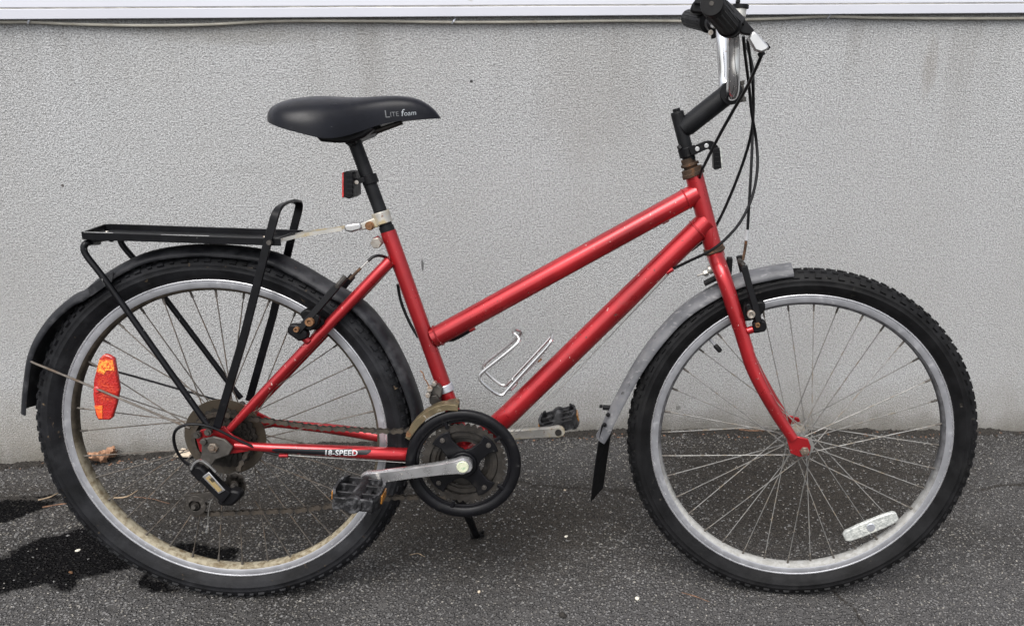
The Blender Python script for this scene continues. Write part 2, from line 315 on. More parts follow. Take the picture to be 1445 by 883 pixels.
def curve(pts, k=6, closed=False):
    """Catmull-Rom through pts"""
    P = [V(p) for p in pts]; n = len(P); out = []
    rng = range(n) if closed else range(n - 1)
    for i in rng:
        p1, p2 = P[i], P[(i + 1) % n]
        p0 = P[i - 1] if (closed or i > 0) else p1 * 2 - p2
        p3 = P[(i + 2) % n] if (closed or i + 2 < n) else p2 * 2 - p1
        for j in range(k):
            t = j / k
            out.append(0.5 * ((2 * p1) + (p2 - p0) * t + (2 * p0 - 5 * p1 + 4 * p2 - p3) * t * t + (3 * p1 - p0 - 3 * p2 + p3) * t ** 3))
    if not closed: out.append(P[-1])
    return out

class MB:
    def __init__(s): s.v = []; s.f = []; s.m = []
    def add(s, vs, fs, m=0):
        o = len(s.v); s.v += [tuple(v) for v in vs]
        for f in fs: s.f.append(tuple(i + o for i in f)); s.m.append(m)
        return s
    def loft(s, rings, closed=False, caps=True, m=0):
        n = len(rings[0]); vs = [p for r in rings for p in r]; fs = []
        k = len(rings)
        for i in range(k if closed else k - 1):
            a, c = i * n, ((i + 1) % k) * n
            for j in range(n):
                j2 = (j + 1) % n
                fs.append((a + j, a + j2, c + j2, c + j))
        if caps and not closed:
            fs.append(tuple(range(n))[::-1]); fs.append(tuple((k - 1) * n + j for j in range(n)))
        return s.add(vs, fs, m)
    def sweep(s, pts, sec, up=None, closed=False, caps=True, scale=None, m=0):
        P = [V(p) for p in pts]; n = len(P); rings = []; prev = None
        for i in range(n):
            if closed: t = (P[(i + 1) % n] - P[i - 1])
            else: t = P[min(i + 1, n - 1)] - P[max(i - 1, 0)]
            t.normalize()
            if up is not None: a = V(up)
            elif prev is not None: a = prev
            else: a = V(0, 0, 1) if abs(t.z) < 0.9 else V(1, 0, 0)
            w = (a - t * a.dot(t)).normalized(); prev = w
            u = t.cross(w)
            k = scale[i] if scale else 1.0
            rings.append([P[i] + u * (x * k) + w * (y * k) for x, y in sec])
        return s.loft(rings, closed, caps, m)
    def tube(s, pts, r, n=10, closed=False, caps=True, m=0):
        rr = list(r) if isinstance(r, (list, tuple)) else [r] * len(pts)
        if len(rr) != len(pts):
            k = len(pts) - 1
            rr = [rr[int(min(i * (len(rr) - 1) / k, len(rr) - 2))] * (1 - (i * (len(rr) - 1) / k - int(min(i * (len(rr) - 1) / k, len(rr) - 2)))) +
                  rr[int(min(i * (len(rr) - 1) / k, len(rr) - 2)) + 1] * (i * (len(rr) - 1) / k - int(min(i * (len(rr) - 1) / k, len(rr) - 2))) for i in range(len(pts))]
        return s.sweep(pts, [(cos(2 * pi * j / n), sin(2 * pi * j / n)) for j in range(n)], None, closed, caps, rr, m)
    def bar(s, pts, w, h, up, closed=False, m=0):
        """flat bar: w across, h along 'up'"""
        return s.sweep(pts, [(-w / 2, -h / 2), (w / 2, -h / 2), (w / 2, h / 2), (-w / 2, h / 2)], up, closed, True, None, m)
    def box(s, c, size, rot=None, m=0):
        c = V(c); vs = []
        for x in (-.5, .5):
            for y in (-.5, .5):
                for z in (-.5, .5):
                    p = V(x * size[0], y * size[1], z * size[2])
                    vs.append(c + (rot @ p if rot else p))
        return s.add(vs, [(0, 1, 3, 2), (4, 6, 7, 5), (0, 4, 5, 1), (2, 3, 7, 6), (0, 2, 6, 4), (1, 5, 7, 3)], m)
    def prism(s, poly, d, m=0):
        A_ = [V(p) for p in poly]; d = V(d); n = len(A_)
        return s.add(A_ + [p + d for p in A_], [tuple(range(n)), tuple(range(2 * n - 1, n - 1, -1))] + [(i, i + n, (i + 1) % n + n, (i + 1) % n) for i in range(n)], m)
    def lathe(s, prof, c, n=48, closed=True, m=0, a0=0.0, axis='Y'):
        """prof: (offset along axis, radius); closed ring profile unless closed=False"""
        c = V(c); rings = []
        for i in range(n):
            t = a0 + 2 * pi * i / n
            if axis == 'Y': rings.append([c + V(r * cos(t), a, r * sin(t)) for a, r in prof])
            else: rings.append([c + V(r * cos(t), r * sin(t), a) for a, r in prof])
        k = len(prof); vs = [p for r in rings for p in r]; fs = []
        for i in range(n):
            a, b2 = i * k, ((i + 1) % n) * k
            for j in range(k if closed else k - 1):
                j2 = (j + 1) % k; fs.append((a + j, b2 + j, b2 + j2, a + j2))
        return s.add(vs, fs, m)
    def cyl(s, a, b2, r, n=14, m=0, r2=None):
        return s.tube([a, b2], [r, r2 if r2 is not None else r], n, m=m)
    def ball(s, c, r, n=10, m=0, sq=(1, 1, 1)):
        c = V(c); rings = []
        k = max(4, n // 2 + 1)
        vs = [c + V(0, 0, r * sq[2])]; fs = []
        for i in range(1, k):
            a = pi * i / k
            for j in range(n):
                t = 2 * pi * j / n
                vs.append(c + V(r * sq[0] * sin(a) * cos(t), r * sq[1] * sin(a) * sin(t), r * sq[2] * cos(a)))
        vs.append(c - V(0, 0, r * sq[2])); L = len(vs) - 1
        for j in range(n):
            fs.append((0, 1 + j, 1 + (j + 1) % n)); fs.append((L, L - n + (j + 1) % n, L - n + j))
            for i in range(k - 2):
                a = 1 + i * n; fs.append((a + j, a + n + j, a + n + (j + 1) % n, a + (j + 1) % n))
        return s.add(vs, fs, m)
    def annulus(s, outer, inner, d, m=0):
        n = len(outer); d = V(d); O = [V(p) for p in outer]; I = [V(p) for p in inner]
        vs = O + I + [p + d for p in O] + [p + d for p in I]; fs = []
        for i in range(n):
            j = (i + 1) % n
            fs += [(i, j, n + j, n + i), (2 * n + j, 2 * n + i, 3 * n + i, 3 * n + j), (i, 2 * n + i, 2 * n + j, j), (n + j, 3 * n + j, 3 * n + i, n + i)]
        return s.add(vs, fs, m)
    def mesh(s, name, mats, smooth=35):
        me = bpy.data.meshes.new(name)
        me.from_pydata(s.v, [], s.f)
        for mt in (mats if isinstance(mats, (list, tuple)) else [mats]): me.materials.append(mt)
        me.polygons.foreach_set('material_index', s.m)
        import bmesh
        bm = bmesh.new(); bm.from_mesh(me); bmesh.ops.recalc_face_normals(bm, faces=bm.faces); bm.to_mesh(me); bm.free()
        if smooth:
            me.shade_smooth(); me.set_sharp_from_angle(angle=radians(smooth))
        me.update()
        return me

def link(name, me, parent=None, loc=None):
    o = bpy.data.objects.new(name, me); COL.objects.link(o)
    if parent: o.parent = parent
    if loc is not None: o.location = loc
    return o

def part(name, mb, mats, parent=None, bevel=0.0, smooth=35, loc=None, label=None):
    o = link(name, mb.mesh(name, mats, smooth), parent, loc)
    if bevel:
        bv = o.modifiers.new('bevel', 'BEVEL'); bv.width = bevel; bv.segments = 2; bv.limit_method = 'ANGLE'; bv.angle_limit = radians(40)
        bv.harden_normals = False
    if label: o['label'] = label
    return o

def tag(o, label=None, cat=None, group=None, kind=None):
    for k, v in (('label', label), ('category', cat), ('group', group), ('kind', kind)):
        if v: o[k] = v
    return o

def bvh(mbs):
    vs = []; fs = []
    for q in mbs:
        o = len(vs); vs += [V(p) for p in q.v]; fs += [tuple(i + o for i in f) for f in q.f]
    return BVHTree.FromPolygons(vs, fs)

def text_mesh(body, size, shear=0.0, bold=0.0, spacing=1.0):
    cu = bpy.data.curves.new('lettering', 'FONT'); cu.body = body; cu.size = size; cu.shear = shear; cu.offset = bold; cu.space_character = spacing
    cu.resolution_u = 3
    o = bpy.data.objects.new('lettering', cu); COL.objects.link(o)
    bpy.context.view_layer.update()
    me = bpy.data.meshes.new_from_object(o.evaluated_get(bpy.context.evaluated_depsgraph_get()))
    bpy.data.objects.remove(o); bpy.data.curves.remove(cu)
    import bmesh
    bm = bmesh.new(); bm.from_mesh(me); bmesh.ops.triangulate(bm, faces=bm.faces)
    for _ in range(4):                                # fine enough to follow the curved surface it lies on
        lg = [e for e in bm.edges if e.calc_length() > 0.0013]
        if not lg: break
        bmesh.ops.subdivide_edges(bm, edges=lg, cuts=1); bmesh.ops.triangulate(bm, faces=bm.faces)
    bm.to_mesh(me); bm.free()
    return me

def lay_on(mb_targets, polys_xy, faces, o, u, v, lift=0.0007):
    """drop flat points (x along u, y along v from o) sideways on to the surface"""
    tree = bvh(mb_targets); out = []
    o, u, v = V(o), V(u).normalized(), V(v).normalized()
    for x, y in polys_xy:
        p = o + u * x + v * y
        hit = tree.ray_cast(V(p.x, -0.6, p.z), V(0, 1, 0))[0]
        out.append(V(p.x, (hit.y if hit else p.y) - lift, p.z))
    mb = MB(); mb.add(out, faces); return mb

# ------------------------------------------------------------------ ground
WA, WB_ = 0.66, 0.03
def wall_y(x): return WA + WB_ * x
EX = [-1.115, -0.856, -0.627, -0.41, -0.137, 0.159, 0.5, 0.732, 1.209, 1.833, 2.268]
EZ = [-0.096, -0.088, -0.075, -0.053, -0.036, -0.021, -0.005, 0.005, 0.003, 0.0, -0.002]
def edge_z(x):
    if x <= EX[0]: return EZ[0]
    for i in range(len(EX) - 1):
        if x <= EX[i + 1]:
            t = (x - EX[i]) / (EX[i + 1] - EX[i]); return EZ[i] * (1 - t) + EZ[i + 1] * t
    return EZ[-1]
def ground_z(x, y):
    t = max(0.0, min(1.0, (y - 0.16) / (wall_y(x) - 0.16)))
    return edge_z(x) * t * t * (3 - 2 * t)

def surf_z(x, y):
    """ground height with its small unevenness and the crumbled rim along the wall foot"""
    z = ground_z(x, y)
    z += 0.010 * max(0, 1 - (wall_y(x) - y) / 0.05) * (noise.noise(V(x * 8, 0, 21)) + 0.6 * noise.noise(V(x * 27, 0, 5)))
    return z + 0.004 * noise.noise(V(x * 5, y * 5, 1.7)) * min(1, max(0, (y - 0.06) * 6)) + 0.0012 * noise.noise(V(x * 28, y * 28, 3.1))

def poly_mask(poly, x, y, soft):
    n = len(poly); inside = False; dmin = 1e9
    for i in range(n):
        x1, y1 = poly[i][0], poly[i][1]; x2, y2 = poly[(i + 1) % n][0], poly[(i + 1) % n][1]
        if (y1 > y) != (y2 > y) and x < (x2 - x1) * (y - y1) / (y2 - y1) + x1: inside = not inside
        dx, dy = x2 - x1, y2 - y1
        t = max(0, min(1, ((x - x1) * dx + (y - y1) * dy) / (dx * dx + dy * dy + 1e-12)))
        dmin = min(dmin, math.hypot(x - x1 - t * dx, y - y1 - t * dy))
    sd_ = dmin if inside else -dmin
    return max(0.0, min(1.0, 0.5 + sd_ / soft * 0.5))

WET = [
    [(-0.5860, 0.0842, 0.0000), (-0.5207, 0.1095, 0.0000), (-0.5129, 0.1430, 0.0000), (-0.4866, 0.1754, -0.0002), (-0.4498, 0.1860, -0.0005), (-0.4347, 0.2140, -0.0019), (-0.4180, 0.2348, -0.0034), (-0.3634, 0.1970, -0.0008), (-0.3095, 0.1456, 0.0000), (-0.2592, 0.1165, 0.0000), (-0.2247, 0.0836, 0.0000), (-0.2483, 0.0722, 0.0000), (-0.2967, 0.0655, 0.0000), (-0.3047, 0.0543, 0.0000), (-0.3404, 0.0611, 0.0000), (-0.3303, 0.0088, 0.0000), (-0.3883, 0.0240, 0.0000), (-0.4385, 0.0156, 0.0000), (-0.5171, -0.0233, 0.0000)],
    [(-0.7564, 0.3396, -0.0262), (-0.6904, 0.3792, -0.0343), (-0.6590, 0.4066, -0.0400), (-0.6067, 0.4213, -0.0411), (-0.5391, 0.3808, -0.0287), (-0.5570, 0.3389, -0.0210), (-0.5737, 0.2955, -0.0134), (-0.5850, 0.2629, -0.0083), (-0.6872, 0.2399, -0.0058)],
    [(-0.2208, 0.0452, 0.0000), (-0.2206, 0.0744, 0.0000), (-0.1584, 0.0383, 0.0000), (-0.1179, 0.0121, 0.0000), (-0.1867, -0.0003, 0.0000)],
    [(-0.2158, 0.1556, 0.0000), (-0.1789, 0.1708, -0.0001), (-0.1261, 0.1657, -0.0000), (-0.0673, 0.1557, 0.0000), (-0.0561, 0.1164, 0.0000), (-0.1017, 0.1021, 0.0000), (-0.1728, 0.1213, 0.0000)],
]
DIRT = [
    [(0.2120, 0.3957, -0.0083), (0.4454, 0.4235, -0.0039), (0.7045, 0.4040, 0.0017), (0.7879, 0.3540, 0.0015), (0.7632, 0.2234, 0.0002), (0.6512, 0.1063, 0.0000), (0.4752, 0.0824, 0.0000), (0.3119, 0.1066, 0.0000), (0.1255, 0.1560, 0.0000), (-0.0121, 0.2671, -0.0035), (-0.0061, 0.4027, -0.0141)],
    [(0.8623, 0.6134, 0.0042), (1.1613, 0.6614, 0.0032), (1.5924, 0.6330, 0.0011), (1.5692, 0.4288, 0.0006), (1.4242, 0.2403, 0.0001), (1.2398, 0.1313, 0.0000), (1.0459, 0.1060, 0.0000), (0.9260, 0.2379, 0.0002), (0.8447, 0.4179, 0.0022)],
    [(-0.5818, 0.4949, -0.0547), (-0.2242, 0.4124, -0.0214), (-0.0229, 0.4034, -0.0145), (0.0737, 0.2370, -0.0016), (-0.0588, 0.1814, -0.0002), (-0.3038, 0.2376, -0.0031), (-0.4654, 0.3454, -0.0191), (-0.7928, 0.3907, -0.0402), (-0.8541, 0.4763, -0.0651)],
]
DUST = [
    [(0.5029, 0.6229, -0.0047), (0.8068, 0.6394, 0.0046), (0.7938, 0.4434, 0.0027), (0.5120, 0.4626, -0.0028)],
    [(0.2084, -0.0066, 0.0000), (0.7674, 0.0466, 0.0000), (1.6336, 0.1314, 0.0000), (1.8563, 0.0801, 0.0000), (1.6573, -0.2332, 0.0000), (0.1377, -0.2129, 0.0000)],
    [(-0.5171, -0.0233, 0.0000), (-0.2869, -0.0247, 0.0000), (-0.1118, -0.0091, 0.0000), (0.0425, -0.2117, 0.0000), (-0.4003, -0.2058, 0.0000)],
    [(-0.9474, 0.6116, -0.0903), (-0.6083, 0.5732, -0.0691), (-0.5396, 0.4500, -0.0428), (-0.8541, 0.4763, -0.0651)],
    [(1.7492, 0.5776, 0.0003), (2.2052, 0.6289, -0.0016), (1.9981, 0.3035, -0.0001), (1.6081, 0.2704, 0.0001)],
]
def frange(a, b2, s):
    n = int(round((b2 - a) / s)); return [a + (b2 - a) * i / n for i in range(n + 1)]
gx = [-60, -30, -15, -8, -4, -2.4, -1.6] + frange(-1.2, 2.4, 0.0125) + [2.8, 4, 8, 15, 30, 60]
gv = [-60, -30, -15, -8, -4, -2, -1.0, -0.5] + frange(-0.25, 0.0, 0.0125)[:-1]           # absolute y
gw = frange(0.0, 1.0, 0.018)                                                            # share of the way to the wall
verts = []; wet = []; dirt = []; dust = []
for x in gx:
    ys = gv + [t * (wall_y(x) if abs(x) < 5 else wall_y(math.copysign(5, x))) for t in gw] + [wall_y(max(-5, min(5, x))) + 0.25]
    for y in ys:
        near = -1.3 < x < 2.5 and y > -0.3
        z = ground_z(x, y)
        if near:
            z = surf_z(x, y)
            j = 0.02 * noise.noise(V(x * 14, y * 14, 0)); k = 0.02 * noise.noise(V(x * 14, y * 14, 9))
            wet.append(max(poly_mask(p, x + j, y + k, 0.03) for p in WET))
            dirt.append(max(poly_mask(p, x + 3 * j, y + 3 * k, 0.16) for p in DIRT))
            foot = max(0, 1 - (wall_y(x) - y) / 0.035)
            dirt[-1] = max(dirt[-1], min(1, foot * 1.2) * (0.5 + noise.noise(V(x * 9, 0, 4))))
            dust.append(max(poly_mask(p, x + 2 * j, y + 2 * k, 0.14) for p in DUST))
        else:
            wet.append(0.0); dirt.append(0.15); dust.append(0.5)
        verts.append((x, y, z - (0.0 if near or abs(y) < 5 else 0.0)))
ny = len(gv) + len(gw) + 1
faces = [(i * ny + j, (i + 1) * ny + j, (i + 1) * ny + j + 1, i * ny + j + 1) for i in range(len(gx) - 1) for j in range(ny - 1)]
me = bpy.data.meshes.new('ground'); me.from_pydata(verts, [], faces); me.materials.append(MAT['asphalt']); me.shade_smooth()
for nm, arr in (('wet', wet), ('dirt', dirt), ('dust', dust)):
    a = me.attributes.new(nm, 'FLOAT', 'POINT'); a.data.foreach_set('value', arr)
ground = tag(link('ground', me), kind='structure')

# ------------------------------------------------------------------ building: rendered foundation with white cladding above
ang = math.atan(WB_)
bld = bpy.data.objects.new('building', None); COL.objects.link(bld)
bld.location = (0.5, wall_y(0.5), 0); bld.rotation_euler = (0, 0, ang)
tag(bld, 'building with grey stucco foundation wall and white metal cladding above', 'building')
def wl_(x, y, z):                                  # wall frame: x along the wall from the building's origin, y into the wall
    return V(x, y, z)
def lz(x): return 1.0440 + 0.0463 * (x + 0.055)    # lower edge of the cladding, which rises to the right with the sloping ground
Wd = 7.0
mb = MB()
nxw = 40
prof = []
mb.prism([wl_(-Wd, 0, -0.35), wl_(Wd, 0, -0.35), wl_(Wd, 0, lz(Wd) + 0.0), wl_(-Wd, 0, lz(-Wd) + 0.0)], (0, 0.25, 0))
part('wall', mb, MAT['stucco'], bld, smooth=0)
slope = Matrix.Rotation(-math.atan(0.0463), 3, 'Y')
def clad(name, z0, z1, y0, y1, mat):
    q = MB()
    q.prism([wl_(-Wd, y0, lz(-Wd) + z0), wl_(Wd, y0, lz(Wd) + z0), wl_(Wd, y1, lz(Wd) + z1), wl_(-Wd, y1, lz(-Wd) + z1)], (0, 0.018, 0))
    return part(name, q, mat, bld, bevel=0.0015)
clad('starter_strip', 0.000, 0.0205, -0.020, -0.020, MAT['siding'])
clad('joint', 0.0206, 0.0223, -0.0199, -0.0199, MAT['sealant'])
for i in range(9):
    clad('siding_board', 0.0224 + i * 0.152, 0.0224 + (i + 1) * 0.152 - 0.001, -0.0204, -0.010, MAT['siding'])
q = MB(); q.prism([wl_(-Wd, 0.003, lz(-Wd) + 0.002), wl_(Wd, 0.003, lz(Wd) + 0.002), wl_(Wd, 0.003, lz(Wd) + 1.395), wl_(-Wd, 0.003, lz(-Wd) + 1.395)], (0, 0.24, 0))
part('wall_core', q, MAT['stucco'], bld)

# the cable that sags below the cladding
cp = [(-0.9591, 0.6232, 0.9754), (-0.7643, 0.6291, 0.9860), (-0.5957, 0.6341, 0.9906), (-0.5359, 0.6359, 0.9930), (-0.4392, 0.6388, 0.9927), (-0.3091, 0.6427, 0.9954), (-0.1768, 0.6467, 1.0024), (-0.0273, 0.6512, 1.0152), (0.1686, 0.6571, 1.0233), (0.3524, 0.6626, 1.0285), (0.5393, 0.6682, 1.0367), (0.7292, 0.6739, 1.0465), (0.9223, 0.6797, 1.0535), (1.0196, 0.6826, 1.0612), (1.1013, 0.6850, 1.0667), (1.1966, 0.6879, 1.0743), (1.3002, 0.6910, 1.0759), (1.4519, 0.6956, 1.0805), (1.6655, 0.7020, 1.0894), (1.9348, 0.7100, 1.1034), (2.2933, 0.7208, 1.1148)]
mb = MB(); mb.tube(curve(cp, 8), 0.0033, 10)
cab = part('cable', mb, MAT['beige_cable'])
tag(cab, 'thin beige cable sagging along the wall just under the white cladding', 'cable')
for px_ in ((-0.5343, 0.6340, 0.9952), (1.1993, 0.6860, 1.0752), (0.3527, 0.6606, 1.0300)):
    q = MB(); c = V(px_)
    q.bar([c + V(-0.004, -0.003, -0.0055), c + V(0, -0.0045, 0), c + V(0.005, 0.0, 0.0075)], 0.003, 0.0012, (0, -1, 0))
    part('clip', q, MAT['clip'], cab, smooth=0)

# ------------------------------------------------------------------ bicycle
RT = 0.333
WB = 1.0646
bike = bpy.data.objects.new('bicycle', None); COL.objects.link(bike)
bike.rotation_euler = (radians(-8), 0, 0)
bike.location = (0, 0, -0.0015)             # tyres pressed a little flat
tag(bike, 'red mixte bicycle with black rear rack leaning on its kickstand before the wall', 'bicycle')
RH = V(0, 0, RT); FH = V(WB, 0, RT)
sa = radians(71)
SU = V(-cos(sa), 0, sin(sa)); SO = V(WB, 0, RT) - V(sin(sa), 0, cos(sa)) * 0.045
STEER = Matrix.Translation(SO) @ Matrix.Rotation(-0.10584, 4, SU) @ Matrix.Translation(-SO)
def steered(o):
    o.matrix_local = STEER
    return o
def st(p):
    """point of the steered front end given in straight-ahead coordinates"""
    return STEER @ V(p)
def mir(p): return V(p[0], -p[1], p[2])

# --- frame
def frame():
    hd = MB()
    hd.cyl((0.8337, 0.0000, 0.8215), (0.8760, 0.0000, 0.6920), 0.0162, 24)
    bb = V(0.4315, 0, 0.299)
    fr = part('frame', hd, MAT['red'], bike)
    q = MB(); q.cyl(bb + V(0, -0.036, 0), bb + V(0, 0.036, 0), 0.0205, 24); part('bottom_bracket', q, MAT['red'], fr)
    tubes = {}
    def tb(name, pts, r, n=20, k=0):
        q = MB(); q.tube(curve(pts, k) if k else pts, r, n); tubes.setdefault(name, []).append(q)
        return part(name, q, MAT['red'], fr)
    tb('seat_tube', [(0.3009, 0.0000, 0.7097), bb], 0.0138)
    tb('top_tube', [(0.3745, 0.0000, 0.5195), (0.8410, 0.0000, 0.7912)], 0.0185)
    tb('down_tube', [bb + V(0.02, 0, 0.022), (0.5116, 0.0000, 0.3784), (0.8614, 0.0000, 0.7434)], 0.0199)
    ss = [(0.3046, -0.0130, 0.6595), (0.2690, -0.0240, 0.6218), (0.1674, -0.0470, 0.5137), (0.0850, -0.0580, 0.4268), (0.0255, -0.0620, 0.3631)]
    tb('seat_stay', curve(ss, 5), [0.0098, 0.0098, 0.0095, 0.0085, 0.0066]); tb('seat_stay', [mir(p) for p in curve(ss, 5)], [0.0098, 0.0098, 0.0095, 0.0085, 0.0066])
    cs = [(0.3263, -0.0260, 0.3036), (0.2588, -0.0430, 0.3132), (0.1744, -0.0540, 0.3221), (0.0963, -0.0600, 0.3278), (0.0326, -0.0620, 0.3326)]
    tb('chain_stay', curve(cs, 5), [0.0125, 0.0118, 0.0100, 0.0082, 0.0070]); tb('chain_stay', [mir(p) for p in curve(cs, 5)], [0.0125, 0.0118, 0.0100, 0.0082, 0.0070])
    q = MB(); q.tube([mir((0.3263, -0.0260, 0.3036)), bb], 0.0125, 14); q.tube([(0.3263, -0.0260, 0.3036), bb], 0.0125, 14)
    for s in (0, 1):
        q = MB()
        pl = [(-0.0334, -0.0600, 0.3499), (-0.0225, -0.0600, 0.3619), (0.0180, -0.0600, 0.3689), (0.0311, -0.0600, 0.3519), (0.0566, -0.0600, 0.3375), (0.0554, -0.0600, 0.3227), (0.0231, -0.0600, 0.3170), (-0.0071, -0.0600, 0.3073), (-0.0288, -0.0600, 0.3219)]
        if s: pl = [mir(p) for p in pl]
        q.prism(pl, (0, -0.005 if not s else 0.005, 0)); part('dropout', q, MAT['red'], fr, bevel=0.001)
    # seat clamp ear with its bolt, cable stops, weld beads
    q = MB(); q.cyl((0.2884, -0.0040, 0.6950), (0.2797, -0.0040, 0.6899), 0.0085, 14); part('clamp_ear', q, MAT['red'], fr)
    q = MB(); c0, c1 = V((0.2886, -0.0220, 0.6911)), V((0.2753, 0.0200, 0.6842))
    q.cyl(c0 + V(-0.004, 0, 0), c0 + V(-0.004, 0.042, 0), 0.0052, 14); q.cyl(c0 + V(-0.004, -0.004, 0), c0 + V(-0.004, 0.001, 0), 0.0095, 6); q.cyl(c0 + V(-0.004, 0.006, 0), c0 + V(-0.004, 0.012, 0), 0.0085, 14)
    part('seat_bolt', q, MAT['bolt'], fr, bevel=0.0008)
    for a, c in (((0.7910, -0.0100, 0.6492), (0.8032, -0.0120, 0.6575)), ((0.1056, -0.0580, 0.3129), (0.1217, -0.0580, 0.3131)), ((0.7805, 0.0000, 0.7374), (0.7916, 0.0000, 0.7440)), ((0.4383, 0.0000, 0.5345), (0.4485, 0.0000, 0.5400))):
        q = MB(); q.cyl(a, c, 0.0042, 10); part('cable_stop', q, MAT['red'], fr, bevel=0.0006)
    def bead(c0, ax, r, arc, rad):
        q = MB()
        ax = V(ax).normalized(); e1 = ax.orthogonal().normalized(); e2 = ax.cross(e1)
        q.tube([V(c0) + (e1 * cos(t) + e2 * sin(t)) * r for t in [2 * pi * i / 28 for i in range(28)]], rad, 6, closed=True)
        return part('weld', q, MAT['red'], fr)
    ta, tb_ = V((0.3745, 0.0000, 0.5195)), V((0.8410, 0.0000, 0.7912)); d = (tb_ - ta).normalized()
    bead(V((0.3693, 0.0000, 0.5165)) + d * 0.0155, d, 0.0185 + 0.0006, 0, 0.0017); bead(tb_ - d * 0.0225, d, 0.0185 + 0.0005, 0, 0.0016)
    da, db = V((0.5116, 0.0000, 0.3784)), V((0.8614, 0.0000, 0.7434)); d = (db - da).normalized()
    bead(db - d * 0.0235, d, 0.0199 + 0.0005, 0, 0.0017)
    # lettering on the chain stay
    near = tubes['chain_stay'][0]
    o0 = V((0.1893, -0.0500, 0.3194)); u0 = V((0.2857, -0.0500, 0.3148)) - V((0.1112, -0.0500, 0.3234)); v0 = V(0, 0, 1)
    n = V(0, -1, 0); u0.y = 0; u0.normalize(); v0 = V(-u0.z, 0, u0.x)
    if v0.z < 0: v0 = -v0
    def decal(x0, x1, prof_lo, prof_hi, mat, name):
        pts = []; fs = []; nx, nyy = 60, 6
        for i in range(nx + 1):
            t = i / nx; x = x0 + (x1 - x0) * t
            lo, hi = prof_lo(t), prof_hi(t)
            for j in range(nyy + 1): pts.append((x, lo + (hi - lo) * j / nyy))
        for i in range(nx):
            for j in range(nyy):
                a = i * (nyy + 1) + j; fs.append((a, a + nyy + 1, a + nyy + 2, a + 1))
        q = lay_on([near], pts, fs, o0, u0, v0, 0.0004)
        return part(name, q, mat, fr)
    jag = lambda t, s: 0.0011 * noise.noise(V(t * 26, s, 0)) + (0.0018 if noise.noise(V(t * 17, s, 5)) > 0.33 else 0)
    decal(-0.092, 0.044, lambda t: -0.0036 + 0.004 * max(0, 0.10 - t) * 10 + jag(t, 1) , lambda t: 0.0064 + 0.0014 * t - 0.003 * max(0, 0.06 - t) * 10, MAT['decal'], 'decal')
    decal(0.048, 0.076, lambda t: -0.0050 * min(1, 4 * t, 4 * (1 - t)) + 0.003, lambda t: 0.0062, MAT['decal'], 'decal')
    tm = text_mesh('18-SPEED', 0.0138, 0.06, 0.0003, 1.04)
    q = lay_on([near], [(v.co.x - 0.004, v.co.y - 0.0034) for v in tm.vertices], [tuple(p.vertices) for p in tm.polygons], o0, u0, v0, 0.0009)
    part('lettering', q, MAT['white'], fr, smooth=0)
    return fr, tubes
fr, tubes = frame()

# --- seat post, saddle
q = MB(); q.cyl((0.2500, 0.0000, 0.8623), (0.2998, 0.0000, 0.7121), 0.0115, 20)
q.cyl((0.2977, 0.0000, 0.7182), (0.3025, 0.0000, 0.7035), 0.0129, 20)
part('seat_post', q, MAT['stem'], bike)

